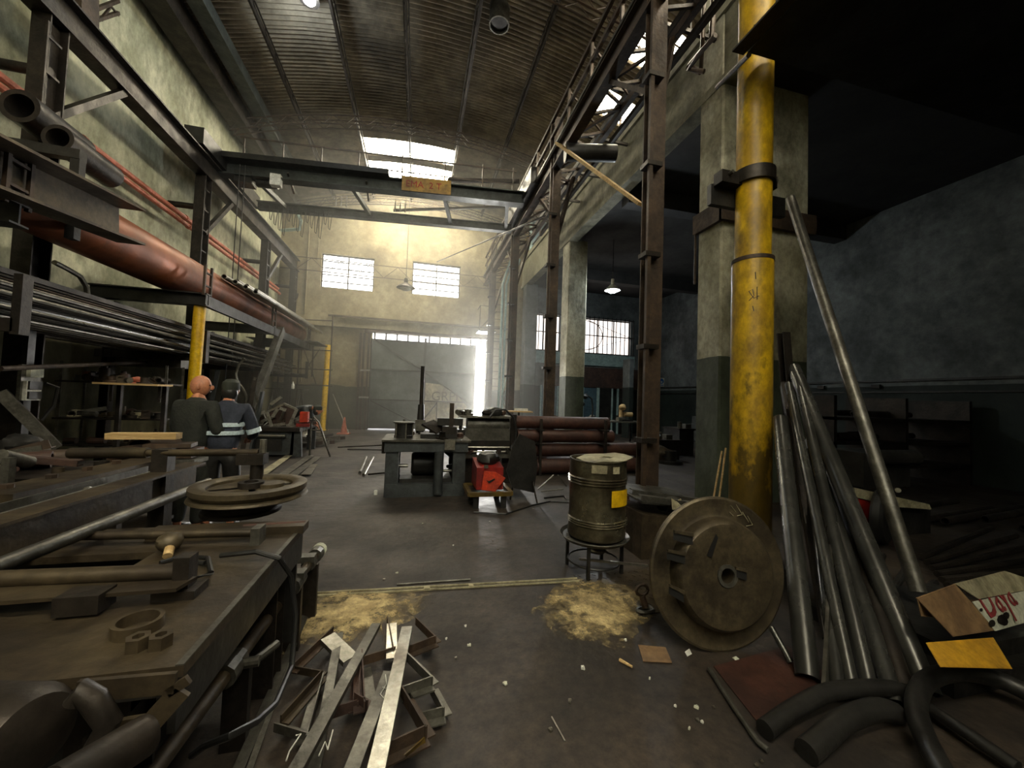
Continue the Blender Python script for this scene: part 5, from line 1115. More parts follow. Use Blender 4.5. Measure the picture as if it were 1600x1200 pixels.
for i in range(n):
    j = (i+1) % n; fs += [(i, n+i, n+j, j), (2*n+i, 2*n+j, 3*n+j, 3*n+i), (i, j, 2*n+j, 2*n+i), (n+i, 3*n+i, 3*n+j, n+j)]
T.part('sheet', MB().add(vs_, fs), 'dustcard'); T.done()
solo('burnt_scraps', MB().path([(dcx-.1, 3.4, .22), (dcx, 3.35, .26), (dcx+.1, 3.42, .2), (dcx+.2, 3.35, .24)], .018, 6).blob((dcx+.02, 3.4, .19), .05, (2, 1, .6), 10, .5).beam((dcx-.2, 3.35, .14), (dcx+.42, 3.2, .1), .02, .02), 'galv', 'twisted metal scraps on the lower ring under the drum', 'scraps')
# cast block / anvil box behind drum
T = Thing('scrap_crate', 'weathered steel crate with bars on top between the drum and disc', 'crate')
a = PY(975, 800, 3.9); b = PY(1050, 800, 3.9)
T.part('body', MB().plate([(a.x, 3.55, 0), (b.x+.4, 3.55, 0), (b.x+.4, 3.55, PY(1000, 805, 3.55).z-.12), (a.x+.0, 3.55, PY(980, 805, 3.55).z)], .9, (0, 1, 0)), 'oilysteel')
T.part('top_bar', MB().chan((a.x, 3.6, .62), (b.x+.3, 3.5, .5), .08, .06, .01).chan((a.x+.05, 3.85, .62), (b.x+.3, 3.8, .5), .08, .06, .01), 'steelgrey')
T.part('top_plate', MB().plate([(a.x, 3.55, .57), (b.x+.3, 3.55, .46), (b.x+.3, 4.4, .5), (a.x, 4.4, .6)], .02, (0, 0, 1)), 'steelgrey'); T.done()
c = PY(1040, 790, 3.7); solo('pipe_piece', MB().tube(c+V((-.04, 0, 0)), c+V((.3, .15, .0)), .075, 24, ri=.065), 'steelgrey', 'short open pipe lying on the steel crate behind the disc', 'pipe')
c = PY(1058, 790, 3.5); solo('carton_scrap', MB().plate([c+V((-.06, 0, -.04)), c+V((.07, 0, -.05)), c+V((.08, .05, .06)), c+V((.0, .02, .04)), c+V((-.05, .03, .07))], .004).plate([c+V((.0, -.02, -.05)), c+V((.09, 0, -.04)), c+V((.05, .06, .03))], .004), 'dustcard', 'crumpled pale carton scrap beside the short pipe behind the disc', 'carton')
c = PY(1028, 808, 3.3); solo('oily_rag', MB().blob((c.x+.1, 3.65, .56), .05, (1.3, 1, .6), 12, .8, 3), 'black', 'dark oily lump in front of the short pipe on the crate', 'rag')
c = PZ(1005, 945, .08)
T = Thing('chain_hook', 'rusty swivel hook lying on the floor left of the big disc', 'hook'); T.part('ring', MB().path([c+V((.05*math.cos(t), .02, .1+.04*math.sin(t))) for t in [i*PI/5 for i in range(10)]], .013, 6, closed=True), 'rust'); T.part('shank', MB().tube(c+V((0, .02, .06)), c+V((.02, 0, -.02)), .025, 8), 'rust'); T.part('eye', MB().path([c+V((.02+.07*math.cos(t), .03*math.sin(t), -.04)) for t in [i*PI/5 for i in range(10)]], .015, 6, closed=True), 'steelgrey'); T.done()
# ================================================================== BIG DISC
az, ti, R = -.1, .13, .49; C0 = V((2.02, 2.21, .485))
nrm = V((math.sin(az)*math.cos(ti), -math.cos(az)*math.cos(ti), math.sin(ti)))
T = Thing('wheel_disc', 'large oily cast steel wheel disc with centre bore leaning on the yellow column', 'wheel')
pr = [(R*.985, -.03), (R, -.02), (R, 0), (R*.97, .008), (R*.78, -.004), (R*.73, .004), (R*.715, .05), (R*.695, .08), (R*.66, .096), (R*.6, .1), (R*.3, .085), (R*.1, .08), (R*.1, -.03)]
T.part('disc', MB().lathe(C0, [(r, h) for r, h in pr], 72, nrm), 'cast')
T.part('bore_ring', MB().tube(C0+nrm*.075, C0+nrm*.09, R*.145, 32, ri=R*.1), 'steelgrey')
fx, fy, fz = frame((0, 0, 0), nrm)
def dp(px_, py_, h=.0):
    d = ray(px_, py_); P0 = C0+nrm*h; t = (P0-CAMP).dot(nrm)/d.dot(nrm); return CAMP+d*t
T.part('bore_back', MB().tube(C0-nrm*.035, C0-nrm*.03, R*.14, 24), 'rubber')
T.part('keyway', MB().plate([dp(1104, 868, .092), dp(1112, 871, .092), dp(1122, 840, .096), dp(1118, 834, .096)], .003, nrm), 'rubber')
for (x0, y0, x1, y1) in ((1052, 828, 1082, 832), (1042, 858, 1070, 862), (1045, 912, 1068, 922), (1148, 885, 1166, 888)):
    q0, q1 = dp(x0, y0, .085), dp(x1, y1, .1); dn = (dp(x0, y0+14, .09)-dp(x0, y0, .09))
    T.part('lug', MB().plate([q0, q1, q1+dn*.45, q0+dn*.3], .014, nrm), 'cast'); T.part('lug_recess', MB().plate([q0+dn*.3, q1+dn*.4, q1+dn*1.4, q0+dn*1.1], .003, nrm), 'rubber')
disc_e = T.done()
# ================================================================== YELLOW COLUMN + BRACKETS
cy_ = 3.35; a = PY(1155, 100, cy_); b = PY(1216, 100, cy_); ang_ = .8
def colx(x, y): return PY(x, y, cy_)
bx_ = colx(1168, 775).x; r_c = .185
T = Thing('yellow_column', 'thick worn yellow steel column with grease stains beside the near pillar', 'column')
PCX = bx_+.03; 
T.part('lower_tube', MB().tube((PCX, cy_, 0), (PCX, cy_, PY(1180, 408, cy_).z), r_c*1.06, 40), 'yellow')
T.part('upper_tube', MB().tube((PCX, cy_, PY(1180, 408, cy_).z), (PCX+.03, cy_, 8.0), r_c*.93, 40), 'yellow')
T.part('weld_collar', MB().tube((PCX, cy_, PY(1180, 410, cy_).z-.02), (PCX, cy_, PY(1180, 410, cy_).z+.02), r_c*1.09, 40), 'rust')
zc = PY(1180, 282, cy_).z
T.part('clamp_band', MB().tube((PCX, cy_, zc-.07), (PCX, cy_, zc+.07), r_c*1.12, 40, ri=r_c*.95), 'steel')
T.part('clamp_ear', MB().bb((PCX-.42, cy_-.02, zc-.09), (PCX-.16, cy_+.1, zc+.04)).bb((PCX+.17, cy_-.02, zc-.05), (PCX+.3, cy_+.1, zc+.08)), 'steel')
T.part('clamp_bolt', MB().tube((PCX-.33, cy_-.07, zc), (PCX-.33, cy_+.2, zc), .02, 6).tube((PCX+.24, cy_-.07, zc), (PCX+.24, cy_+.2, zc), .02, 6), 'steelgrey')
T.part('backing_plate', MB().bb((PCX-.45, cy_+.1, zc-.28), (PCX+.55, cy_+.16, zc-.06)), 'black')
T.part('base_plate', MB().bb((PCX-.3, cy_-.3, 0), (PCX+.3, cy_+.3, .03)), 'steel')
for z_ in (zc+1.6, zc+2.2): T.part('weld_seam', MB().tube((PCX+.02, cy_, z_-.015), (PCX+.02, cy_, z_+.015), r_c*.95, 40), 'rust')
ycol = T.done()
# strap round pillar corner
zs = PX(1100, 345, 4.8).z
solo('pillar_strap', MB().bb((4.72, 5.22, zs-.2), (4.79, 5.9, zs+.14)).bb((4.72, 5.2, zs-.2), (6.7, 5.27, zs+.14)).tube((4.75, 5.86, zs-1.1), (4.75, 5.86, zs-.1), .02, 6), 'rust', 'rusty steel strap bolted round the near painted pillar', 'strap')
# dark platform upper right
q = [PY(1168, 82, 3.1), PY(1252, 102, 3.1)]
zpl = q[0].z
T = Thing('dark_platform', 'black steel platform overhanging at the top right before the yellow column', 'platform')
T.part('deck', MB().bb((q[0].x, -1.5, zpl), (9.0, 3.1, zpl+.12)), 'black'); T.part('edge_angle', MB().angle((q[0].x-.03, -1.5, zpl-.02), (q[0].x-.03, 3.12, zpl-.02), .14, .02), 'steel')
T.part('hanger', MB().beam((q[0].x+1.5, 2.9, zpl+.12), (q[0].x+1.5, 2.9, 7.25), .1, .1).beam((7.5, 2.9, zpl+.12), (7.5, 2.9, 7.25), .1, .1).beam((7.5, -1.2, zpl+.12), (7.5, -1.2, 7.25), .1, .1), 'black')
T.part('side_rod', MB().tube(PX(1170, 86, q[0].x), PY(1120, 136, 4.1), .025, 10), 'rust'); T.done()
# ================================================================== LEANING PIPES
def leanp(pt0, Y0, pt1, z1, r, m_, label, ri=.82, n=20, name='leaning_pipe', group=None):
    a = PY(pt0[0], pt0[1], Y0); b = PZ(pt1[0], pt1[1], z1)
    return solo(name, MB().tube(a, b, r, n, ri=r*ri), m_, label, 'pipe', group)
leanp((1219, 655), 3.0, (1262, 1060), .02, .062, 'tube', 'shiny grey pipe with cut top leaning leftmost, just right of the yellow column')
leanp((1232, 600), 3.15, (1335, 1090), .02, .035, 'tube', 'thin shiny pipe leaning right of the leftmost short grey pipe', .8)
leanp((1246, 590), 3.2, (1362, 1090), .02, .04, 'tube', 'second thin shiny pipe leaning behind the first thin one', .8)
leanp((1240, 575), 3.3, (1450, 1085), .02, .062, 'tube', 'long thick grey pipe leaning highest in the bundle by the pillar', .85)
leanp((1265, 690), 3.0, (1400, 1100), .02, .045, 'tube', 'mid grey pipe leaning between the thin pipes and thick pipe')
leanp((1262, 705), 2.9, (1312, 1090), .02, .035, 'tube', 'narrow dark pipe leaning at the middle of the bundle')
leanp((1300, 740), 2.8, (1420, 1100), .02, .05, 'steel', 'dull dark pipe leaning low behind the thick pipe', .85)
solo('leaning_channel', MB().chan(PY(1224, 520, 3.35), PY(1236, 640, 3.3)+V((.0, 0, -.2)), .1, .08, .012).chan(PY(1228, 600, 3.35), PZ(1300, 1000, .02), .1, .08, .012), 'steel', 'dark squared channel standing tallest behind the leaning pipes', 'channel')
solo('leaning_flat', MB().beam(PY(1302, 835, 2.2), PZ(1290, 1075, .03), .05, .02, up=(0, 1, 0)).tube(PY(1278, 845, 2.25), PY(1300, 847, 2.22), .012, 6).blob(PY(1277, 838, 2.25), .02), 'steelgrey', 'flat grey bar with a side pin leaning in front of the pipes', 'bar')
leanp((1235, 310), 3.6, (1435, 925), .3, .05, 'steelgrey', 'long slender grey pole leaning from the column clamp down to the right', .8, 16, 'leaning_pole')
leanp((1205, 980), 2.1, (1236, 1035), .02, .02, 'tube', 'short thin tube leaning low behind the big disc', .7)
for i, (x0, y0, x1, y1) in enumerate(((1128, 705, 1110, 775), (1134, 700, 1120, 778))): solo('welding_rod', MB().tube(PY(x0, y0, 4.4), PY(x1, y1+30, 4.2), .012, 6), 'wood', ['left of two thin brown rods leaning on the left of the yellow column', 'right of two thin brown rods leaning on the left of the yellow column'][i], 'rod', 'thin rods by the column')
# bent tubes at lower right
def bent(pts, z, r, label, m_='black'):
    P = [PZ(x, y, zz) for (x, y), zz in zip(pts, z)]
    Q = []
    for i in range(len(P)-1):
        p0 = P[max(i-1, 0)]; p1 = P[i]; p2 = P[i+1]; p3 = P[min(i+2, len(P)-1)]
        for t in (0, .25, .5, .75): Q.append(.5*((2*p1)+(p2-p0)*t+(2*p0-5*p1+4*p2-p3)*t*t+(3*p1-p0-3*p2+p3)*t**3))
    Q.append(P[-1]); solo('bent_tube', MB().path(Q, r, 16), m_, label, 'tube')
bent([(1195, 1140), (1240, 1108), (1300, 1080), (1380, 1075), (1425, 1085)], (.05, .07, .09, .08, .06), .042, 'arched black tube nearest the leaning pipes at lower right', 'black')
bent([(1260, 1175), (1290, 1150), (1320, 1125), (1370, 1108), (1400, 1115)], (.05, .07, .09, .09, .06), .05, 'short arched black tube below the other arched one', 'black')
bent([(1620, 1090), (1560, 1062), (1500, 1050), (1450, 1062), (1432, 1095), (1440, 1140), (1480, 1220)], (.1, .12, .14, .14, .12, .1, .08), .045, 'large black U-bent tube at the lower right corner', 'black')
bent([(1440, 1100), (1480, 1125), (1540, 1165), (1590, 1200)], (.05, .06, .06, .05), .03, 'thin black tube inside the large U-bent tube', 'black')
solo('floor_rod', MB().path([PZ(1108, 1045, .02), PZ(1150, 1110, .02), PZ(1185, 1160, .02), PZ(1200, 1172, .02)], .013, 8), 'steelgrey', 'thin rod lying on the floor pointing to the black bent tubes', 'rod')
solo('floor_sheet', MB().plate([PZ(1115, 1042, .004), PZ(1230, 1010, .004), PZ(1300, 1060, .004), PZ(1200, 1150, .004)], .004, (0, 0, 1)), 'brownpipe', 'brown rusty sheet lying flat under the thin rod', 'sheet')
# ================================================================== CARDBOARD BOX
Bx = {k: v for k, v in dict(A=PZ(1492, 912, .62)).items()}
p_tl = PY(1432, 934, 1.62); p_tr = PY(1492, 912, 1.72); p_b = PY(1556, 985, 1.62); p_bl = PY(1490, 995, 1.55)
wr = PY(1640, 915, 1.95); wl = PY(1520, 940, 1.7); w_b = PY(1556, 986, 1.61); w_br = PY(1640, 962, 1.85)
T = Thing('cardboard_box', 'opened cardboard box with white printed side lying at the right edge', 'box')
T.part('inner_side', MB().plate([p_tl, p_tr, p_b, p_bl], .005), 'cardboard')
T.part('printed_side', MB().plate([wl, wr, w_br, w_b], .005, (wr-wl).cross(w_b-wl).normalized()*1), 'boxwhite')
T.part('top_flap', MB().plate([p_tr, PY(1570, 892, 1.9), PY(1640, 915, 1.97), PY(1530, 936, 1.7)], .005), 'dustcard')
T.part('left_flap', MB().plate([p_tl, PY(1438, 962, 1.63), PY(1470, 965, 1.6), PY(1500, 950, 1.66), p_tr], .005), 'cardboard')
T.part('base_panel', MB().plate([p_bl, p_b, w_br+V((0, .2, 0)), p_bl+V((.4, .3, 0.02))], .005), 'cardboard')
nrm2 = (wr-wl).cross(w_b-wl).normalized()
if nrm2.dot(CAMP-wl) < 0: nrm2 = -nrm2
def bxp(px_, py_, h=.004):
    d = ray(px_, py_); P0 = wl+nrm2*h; return CAMP+d*((P0-CAMP).dot(nrm2)/d.dot(nrm2))
for (x, y, r) in ((1533, 953, 3), (1550, 974, 6), (1565, 968, 8), (1572, 962, 6), (1570, 972, 6)):
    T.part('printed_fruit', MB().plate([bxp(x+r*.9*math.cos(t), y+r*math.sin(t)) for t in [i*PI/4 for i in range(8)]], .001, nrm2), 'steel')
bxo = T.done()
o = font('Daya', .085, 'boxred', 'printed_script', bxo, (0, 0, 0), (0, 0, 0), .001, .3)
ux = (bxp(1600, 928)-bxp(1540, 958)).normalized(); uz = nrm2; uy = uz.cross(ux)
o.matrix_basis = Matrix.Translation(bxp(1547, 967, .006)-V(bxo.location)) @ Matrix((ux, uy, uz)).transposed().to_4x4()
bb_ = [v[0] for v in o.bound_box]; s_ = (bxp(1594, 945)-bxp(1547, 967)).length/max(bb_); o.scale = (s_, s_, 1)
fl = [PY(1447, 1004, 1.5), PY(1552, 996, 1.52), PY(1582, 1045, 1.4), PY(1470, 1042, 1.4)]
solo('mustard_card', MB().plate(fl, .004), 'mustard', 'mustard yellow card flap just below the opened cardboard box', 'card')
# pile the box rests on
T = Thing('scrap_heap', 'dark heap of bars under the cardboard box at the right edge', 'heap')
for i in range(9): T.part('bar', MB().tube((2.9+i*.04, 1.75+.07*i, .05+.03*(i % 3)), (4.6, 1.9+.2*i, .08+.04*(i % 3)), .03, 10), 'black')
T.part('block', MB().bb((3.0, 1.55, 0), (4.2, 2.4, .1)).bb((3.15, 1.64, .1), (4.2, 2.3, .2)), 'black'); T.done()
# ================================================================== RED MACHINE AND DARK RACK, RIGHT
T = Thing('red_compressor', 'dark machine with a red side panel and cream top strip behind the pole', 'machine')
r0 = PY(1340, 765, 3.6); r1 = PY(1452, 765, 3.6)
T.part('red_panel', MB().plate([PY(x, y, 3.6) for x, y in ((1338, 778), (1400, 792), (1402, 845), (1350, 812))], .04, (0, 1, 0)), 'redpaint')
T.part('cream_edge', MB().plate([PY(x, y, 3.58) for x, y in ((1335, 762), (1452, 788), (1456, 796), (1400, 792), (1338, 777))], .03, (0, 1, 0)), 'dustcard')
T.part('body', MB().bb((r0.x+.1, 3.7, 0), (r1.x+.2, 4.3, PY(1400, 790, 3.7).z)), 'black')
T.part('engine_block', MB().bb((r0.x+.4, 3.8, .6), (r1.x, 4.3, 1.05)).tube((r0.x+.5, 3.75, 1.0), (r1.x, 3.75, 1.0), .1, 14), 'black')
T.part('wheel', MB().lathe((r0.x+.25, 3.5, .33), [(.18, -.06), (.3, -.06), (.33, -.03), (.33, .03), (.3, .06), (.18, .06)], 28, (.4, -1, 0)).tube((r0.x+.2, 3.5, .33), (r0.x+.3, 3.5, .33), .05, 10), 'rubber')
T.part('gauge', MB().tube(PY(1403, 766, 3.55), PY(1403, 766, 3.6), .03, 12), 'galv'); T.done()
T = Thing('stock_rack', 'black steel stock rack in the shade along the right annex wall', 'rack')
for z in (.4, .9, 1.4): T.part('shelf', MB().bb((8.2, 6.0, z), (12.3, 7.2, z+.06)), 'steel')
for x in (8.2, 10.2, 12.2): T.part('upright', MB().bb((x, 6.0, 0), (x+.08, 7.2, 1.9)), 'steel')
T.done()
rnd = random.Random(4)
for i in range(12): z = (.46, .96, 1.46)[i % 3]; x = 8.4+rnd.uniform(0, 2.6); solo('rack_stock', MB().tube((x, 6.3+.2*(i//3), z+.08), (x+1.2, 6.35+.2*(i//3), z+.08), .07, 10, ri=.05), 'steel', 'dark stock tube on the right annex rack', 'tube', 'stock tubes on the right annex rack')
# floor bars right
for i in range(6):
    a = PZ(1440+i*8, 870+i*9, .05+.02*i); solo('floor_stock', MB().tube(a, a+V((2.2, .5-.15*i, .04)), .03, 8), 'steel', 'dark bar lying on the floor right of the leaning pole', 'bar', 'floor bars right of the leaning pole')
# ================================================================== ANNEX BACKGROUND
wz = PY(940, 582, 18.2).z
struct('wall_annex_partition', MB().bb((5.9, 17.6, 2.3), (11.2, 17.7, 3.3)), 'redclay')
for i, (x0, x1, m_) in enumerate(((846, 870, 'teal'), (912, 932, 'teal'), (936, 955, 'black'), (966, 986, 'steel'))):
    a = PY(x0, 604, 17.7); b = PY(x1, 604, 17.7); e = bpy.data.objects.new('door_%d' % (3+i), None); COL.objects.link(e); e.location = (a.x, 17.7, 0); e['kind'] = 'structure'
    child(e, 'door_leaf', MB().bb((a.x, 17.66, 0), (b.x, 17.7, 2.28)), m_); child(e, 'door_frame', MB().bb((a.x-.07, 17.62, 0), (a.x, 17.72, 2.32)).bb((b.x, 17.62, 0), (b.x+.07, 17.72, 2.32)), 'lintel')
T = Thing('work_table', 'long steel work table in the lit annex behind the pipe stack', 'table')
T.part('tabletop', MB().bb((4.9, 12.9, .85), (8.4, 13.9, .9)), 'galv')
for x in (5.0, 8.3):
    for y in (13.0, 13.8): T.part('leg', MB().bb((x-.03, y-.03, 0), (x+.03, y+.03, .85)), 'steel')
T.done()
T = Thing('bench_machine', 'small cream bench machine on the steel table in the annex', 'machine')
c = PY(972, 640, 13.3); T.part('column', MB().tube((c.x-.05, 13.3, .9), (c.x-.05, 13.3, 1.35), .07, 12), 'wood'); T.part('head', MB().blob((c.x, 13.28, 1.42), .14, (1, 1, .9), 12, .2), 'wood'); T.part('arm', MB().tube((c.x+.05, 13.3, 1.15), (c.x+.42, 13.3, 1.15), .09, 12), 'wood'); T.part('base', MB().bb((c.x-.2, 13.15, .9), (c.x+.4, 13.45, .95)), 'black'); T.done()
T = Thing('drill_arm', 'black articulated arm standing beside the middle pillar in the annex', 'arm')
c = PY(922, 650, 12.9); T.part('arm', MB().path([(c.x+.1, 13.0, .9), (c.x+.15, 13.0, 1.3), (c.x+.1, 13.0, 1.7), (c.x-.15, 13.0, 1.85)], .03, 8), 'black'); T.part('head', MB().blob((c.x-.18, 13.0, 1.78), .12, (1, 1, .8), 10, .4).blob((c.x-.25, 13.0, 1.5), .08), 'black'); T.done()
sgn = PY(1033, 597, 12.0)
T = Thing('safety_sign', 'small blue and white square safety sign on post under the stair', 'sign')
T.part('board', MB().box((sgn.x, 12.0, sgn.z), (.24, .02, .3)), 'white'); T.part('blue_disc', MB().tube((sgn.x, 11.985, sgn.z+.03), (sgn.x, 11.975, sgn.z+.03), .095, 24), 'blue')
T.part('face_symbol', MB().tube((sgn.x, 11.974, sgn.z+.0), (sgn.x, 11.97, sgn.z+.0), .035, 14), 'reflect'); T.part('text_bar', MB().box((sgn.x, 11.985, sgn.z-.11), (.18, .01, .03)), 'blue')
T.part('post', MB().bb((sgn.x-.22, 12.0, 0), (sgn.x-.14, 12.08, 2.35)), 'white'); T.part('backing_rail', MB().bb((sgn.x-.2, 12.01, sgn.z-.02), (sgn.x+.1, 12.03, sgn.z+.02)), 'steel'); T.done()
# dim machines right of post in annex
for i, (x0, y0, x1, Y, lb) in enumerate(((1030, 690, 1062, 9.5, 'dark machine block with pale rag right of the near brown post'), (1062, 672, 1084, 10.5, 'dark machine block beside the near pillar in the annex'))):
    a = PY(x0, y0, Y); b = PY(x1, y0, Y); T = Thing('machine_block', lb, 'machine')
    T.part('body', MB().bb((a.x, Y, 0), (b.x, Y+.8, a.z)), 'black'); T.part('top', MB().bb((a.x-.05, Y-.05, a.z), (b.x+.05, Y+.85, a.z+.05)), 'steel')
    T.part('fitting', MB().tube((a.x+.15, Y+.2, a.z+.05), (a.x+.15, Y+.2, a.z+.25), .07, 12).bb((a.x+.3, Y+.1, a.z+.05), (a.x+.5, Y+.4, a.z+.18)), 'steelgrey'); T.done()
c = PY(1034, 684, 9.3); solo('pale_rag', MB().blob((c.x, 9.6, c.z+.05), .12, (1.3, 1, .6), 12, .5), 'reflect', 'pale crumpled rag on the dark machine block right of the post', 'rag')
# tray and bits by far right post
c = PY(825, 642, 8.3)
T = Thing('parts_tray', 'pale tray on a thin bracket table beside the second post', 'tray'); T.part('tray', MB().bb((c.x-.3, 8.9, c.z-.06), (c.x+.3, 9.3, c.z-.03)), 'wood'); T.part('box', MB().bb((c.x-.1, 9.0, c.z-.03), (c.x+.2, 9.15, c.z+.03)), 'white'); T.part('leg', MB().bb((c.x-.02, 9.08, 0), (c.x+.02, 9.12, c.z-.06)), 'steel'); T.done()
# ------------------------------------------------------------------ welding haze near the gate
hz = bpy.data.materials.new('welding_haze'); hz.use_nodes = True; nt = hz.node_tree; nt.nodes.remove(nt.nodes['Principled BSDF'])
vs_n = nt.nodes.new('ShaderNodeVolumeScatter'); vs_n.inputs['Color'].default_value = (.95, .95, .9, 1); vs_n.inputs['Density'].default_value = .024; vs_n.inputs['Anisotropy'].default_value = .35
nt.links.new(vs_n.outputs[0], nt.nodes['Material Output'].inputs['Volume'])
HAZE = True
if HAZE:
    m_ = MB().bb((-5.5, 10.5, .05), (4.6, 18.0, 9.0)); o = bpy.data.objects.new('haze', mesh('haze', m_, hz)); COL.objects.link(o); o['kind'] = 'stuff'; o['label'] = 'thin welding haze hanging in the far half of the hall'; o['category'] = 'haze'

# ================================================================== SMALL CLUTTER
def bit(kind, p, s, seed):
    r = random.Random(seed); x, y, z = p; m = MB(); R = Matrix.Rotation(r.uniform(0, 3), 3, 'Z')
    if kind == 'gear_blank': m.lathe(p, [(s*.5, 0), (s*.5, s*.18), (s*.3, s*.2), (s*.3, s*.5), (s*.12, s*.5), (s*.12, s*.1)], 16)
    elif kind == 'pipe_flange': m.tube((x, y, z), (x, y, z+s*.12), s*.5, 16, ri=s*.22).tube((x, y, z+s*.12), (x, y, z+s*.5), s*.28, 14, ri=s*.22)
    elif kind == 'steel_bracket': m.box((x, y, z+s*.06), (s, s*.5, s*.12), R).box((x, y, z+s*.35), (s*.12, s*.5, s*.5), R).box((x, y, z+s*.55), (s*.5, s*.3, s*.08), R)
    elif kind == 'round_billet': d = R @ V((s*.6, 0, 0)); m.tube(V((x, y, z+s*.22))-d, V((x, y, z+s*.22))+d, s*.22, 14)
    elif kind == 'oil_can': m.lathe(p, [(s*.3, 0), (s*.32, s*.05), (s*.32, s*.6), (s*.08, s*.75), (s*.06, s*1.1), (s*.03, s*1.15)], 14)
    elif kind == 'angle_offcut': d = R @ V((s*.7, 0, 0)); m.angle(V((x, y, z+.01))-d, V((x, y, z+.01+s*.3))+d, s*.22, s*.04)
    elif kind == 'toolbox': m.box((x, y, z+s*.2), (s, s*.45, s*.4), R).box((x, y, z+s*.42), (s*.96, s*.4, s*.06), R).tube(V((x, y, z+s*.5))-R @ V((s*.2, 0, 0)), V((x, y, z+s*.5))+R @ V((s*.2, 0, 0)), s*.03, 8)
    elif kind == 'cast_housing': m.blob((x, y, z+s*.28), s*.35, (1.2, 1, .8), 14, .35, seed).tube((x, y, z+s*.2), V((x, y, z+s*.2))+R @ V((s*.6, 0, 0)), s*.16, 12).box((x, y, z+s*.05), (s*.8, s*.7, s*.1), R)
    return m
def scatter(n, kinds, box_, z, s0, s1, mats, where, seed):
    r = random.Random(seed); x0, x1, y0, y1 = box_
    for i in range(n):
        k = kinds[i % len(kinds)]; s = r.uniform(s0, s1); zz = z(r) if callable(z) else z
        solo(k, bit(k, (r.uniform(x0, x1), r.uniform(y0, y1), zz), s, seed*50+i), mats[(i*7+seed) % len(mats)], k.replace('_', ' ').replace('cast housing', 'lumpy cast housing').replace('gear blank', 'stepped round gear blank')+' '+where, 'scrap part', k.replace('_', ' ')+'s '+where)
KA = ['gear_blank', 'steel_bracket', 'round_billet', 'cast_housing', 'pipe_flange', 'angle_offcut']
dk = ['steel', 'oilysteel', 'steelgrey', 'black', 'redclay']
br = ['galv', 'steelgrey', 'steel', 'redclay', 'galv']
scatter(9, KA, (MX0+.3, MX1-.05, 6.35, 7.1), zt_m+.03, .12, .26, dk, 'lying on the blue-grey frame table', 3)
scatter(10, KA, (LX0-.1, LX1+.0, 7.15, 7.65), 1.26, .12, .24, br, 'lying on the cover of the old lathe', 4)
scatter(7, ['angle_offcut', 'round_billet', 'steel_bracket'], (LX0-.1, LX1, 6.97, 7.13), .56, .12, .22, br, 'in the chip tray of the old lathe', 5)
scatter(12, KA, (b0.x-1.0, b1.x-.1, by+.1, by+1.4), bz, .2, .42, br, 'among the scrap on the left welding bench', 6)
scatter(12, KA, (-3.6, -2.6, by+1.8, by+4.0), 0, .3, .6, br, 'on the floor behind the left welding bench', 7)
scatter(12, KA, (-4.5, -2.4, 3.8, 4.5), .86, .1, .26, dk, 'in the scrap pile on the low bench behind the machine table', 8)
scatter(9, KA, (-5.7, -4.4, 4.6, 7.5), 0, .25, .6, dk, 'in the shade on the floor below the lower left rack', 9)
scatter(8, KA, (SX0+.15, SX1-.1, SY+.08, SY+.45), 1.65, .18, .34, ['oilysteel', 'rust', 'steelgrey', 'orange', 'steel'], 'on the top board of the left shelf rack', 10)
scatter(8, KA, (SX0+.15, SX1-.1, SY+.08, SY+.45), 1.03, .18, .34, ['oilysteel', 'rust', 'steelgrey', 'redclay', 'dustcard'], 'on the middle board of the left shelf rack', 12)
scatter(10, KA, (5.0, 8.2, 13.0, 13.8), .9, .16, .36, br, 'on the long steel work table in the annex', 13)
scatter(10, KA, (4.0, 4.7, 8.5, 12.0), 0, .3, .6, br, 'on the floor between the brown posts and middle pillar', 14)
scatter(7, KA, (6.0, 8.5, 8.5, 11.0), 0, .4, .8, dk, 'in the dim annex right of the near brown post', 15)
scatter(7, KA, (3.1, 4.2, 13.0, 16.5), 0, .4, .8, br, 'beside the bright gate gap under the right posts', 16)
scatter(4, ['round_billet', 'steel_bracket'], (2.1, 2.35, 3.7, 4.2), .535, .06, .12, br, 'on top of the steel crate behind the disc', 17)
# second shelf and hanging shelf boards beside it
T = Thing('wall_shelf', 'short wooden-topped wall shelf at mid height left of the yellow post', 'shelf')
a = PY(152, 597, 7.4); b = PY(253, 597, 7.4); T.part('shelf_board', MB().bb((a.x, 7.3, a.z-.03), (b.x, 7.7, a.z)), 'wood'); T.part('bracket', MB().angle((a.x+.1, 7.5, a.z-.3), (a.x+.1, 7.5, a.z-.03), .04, .006).angle((b.x-.1, 7.5, a.z-.3), (b.x-.1, 7.5, a.z-.03), .04, .006), 'steel'); T.part('upright', MB().bb((a.x+.08, 7.68, 0), (a.x+.14, 7.74, a.z)).bb((b.x-.14, 7.68, 0), (b.x-.08, 7.74, a.z)), 'steel'); T.done()
for i in range(6):
    x = a.x+.12+i*(b.x-a.x-.3)/5; k = KA[i % 6]; solo(k, bit(k, (x, 7.5, a.z), .2, 700+i), ['rust', 'oilysteel', 'steelgrey', 'orange'][i % 4], k.replace('_', ' ')+' standing on the short wooden-topped wall shelf', 'scrap part', 'parts on the wall shelf')
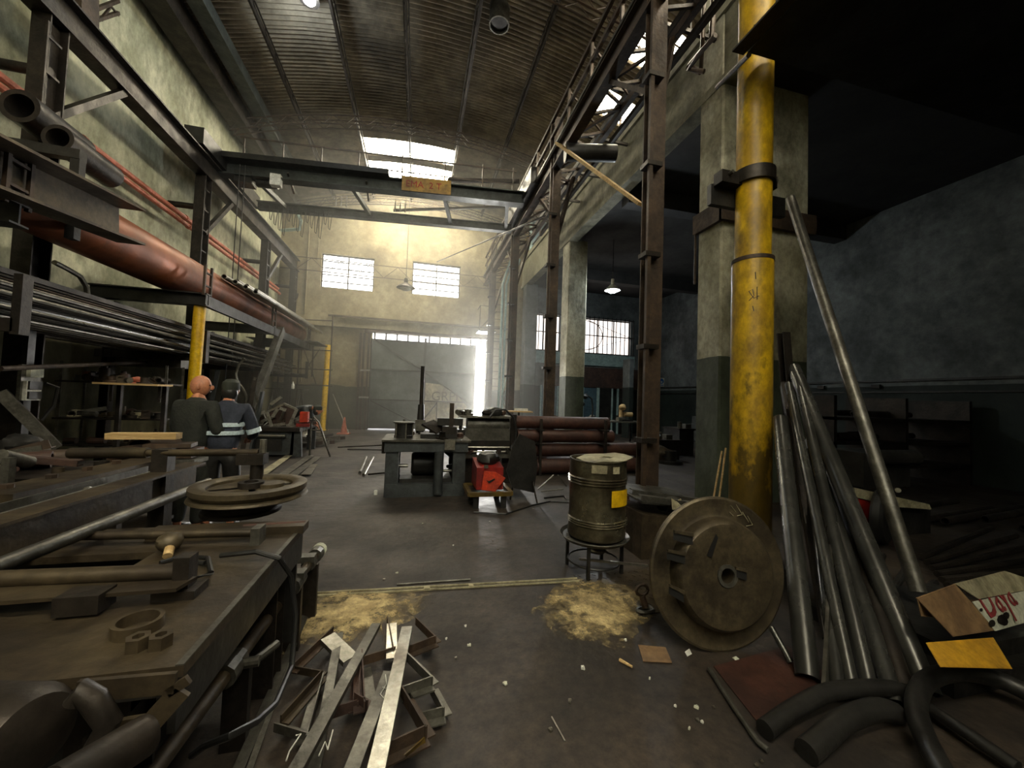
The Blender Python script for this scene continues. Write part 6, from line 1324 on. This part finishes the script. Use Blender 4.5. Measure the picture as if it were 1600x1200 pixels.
# plates and rods catching light beyond the flanged wheel
for i, (x0, y0, x1, y1) in enumerate(((430, 745, 480, 712), (440, 750, 492, 714), (400, 742, 452, 708), (470, 742, 486, 726))):
    solo('bright_strip', MB().plate([PZ(x0, y0, .03), PZ(x0+16, y0, .03), PZ(x1+10, y1, .03), PZ(x1, y1, .03)], .01, (0, 0, 1)), ('galv', 'steelgrey', 'dustcard', 'galv')[i], ['bright strip nearest the flanged wheel rim on the floor', 'long pale strip on the floor right of the flanged wheel', 'dusty strip on floor between welding bench and flanged wheel', 'short bright plate right of the flanged wheel'][i], 'strip')
# chalk and paint marks
def on_plane(px_, py_, p0, n_):
    d = ray(px_, py_); return CAMP+d*((V(p0)-CAMP).dot(n_)/d.dot(n_))
def mark(parent, pts, p0, n_, m_, name='chalk_mark', r=.003):
    P = [on_plane(x, y, p0, n_)+n_*.003 for x, y in pts]; child(parent, name, MB().path(P, r, 5), m_)
for o, pts in ((flats[0], [(498, 1182), (508, 1160), (512, 1172), (520, 1142)]), (flats[0], [(447, 1190), (452, 1175), (470, 1148), (462, 1150)]), (flats[2], [(598, 1075), (606, 1078), (600, 1092), (594, 1086), (604, 1070), (602, 1055)])):
    me = o.data; f = max(me.polygons, key=lambda q: q.normal.z*q.area); n_ = V(f.normal); mark(o, pts, V(o.location)+V(f.center), n_, 'white')
def cylpt(px_, py_, R=r_c*1.075):
    d = ray(px_, py_); ox, oy = CAMP.x-PCX, CAMP.y-cy_; A = d.x**2+d.y**2; B = 2*(ox*d.x+oy*d.y); C_ = ox*ox+oy*oy-R*R
    D = B*B-4*A*C_
    return CAMP+d*((-B-math.sqrt(max(D, 0)))/(2*A))
for pts in ([(1170, 470), (1178, 462), (1176, 452), (1170, 455), (1178, 466), (1186, 462)], [(1183, 468), (1183, 448)], [(1176, 478), (1178, 486)], [(1180, 425), (1181, 436)]):
    child(ycol, 'painted_mark', MB().path([cylpt(x, y) for x, y in pts], .004, 5), 'black')
for pts in ([(1142, 790), (1150, 800)], [(1150, 788), (1160, 804), (1152, 806)], [(1160, 800), (1170, 816)], [(1168, 806), (1176, 820), (1166, 822)], [(1140, 800), (1146, 806)]):
    child(disc_e, 'chalk_mark', MB().path([dp(x, y, .006) for x, y in pts], .002, 5), 'dustcard')
# big drum-like dark shapes and bars in the shade on the right
for i in range(8):
    a = V((5.2+i*.5, 4.4-.15*i, .06+.05*(i % 3))); solo('annex_pipe', MB().tube(a, a+V((2.4, .3, .03)), .05, 12, ri=.04), 'steel', 'dark pipe lying on the shaded annex floor behind the red machine', 'pipe', 'pipes on the annex floor behind the red machine')
solo('wall_bolt_row', MB().box((12.45, 8, 2.3), (.06, .2, .1)).box((12.45, 9.5, 2.3), (.06, .2, .1)), 'steel', 'small dark clamps fixed on the pale band of the right annex wall', 'clamps')
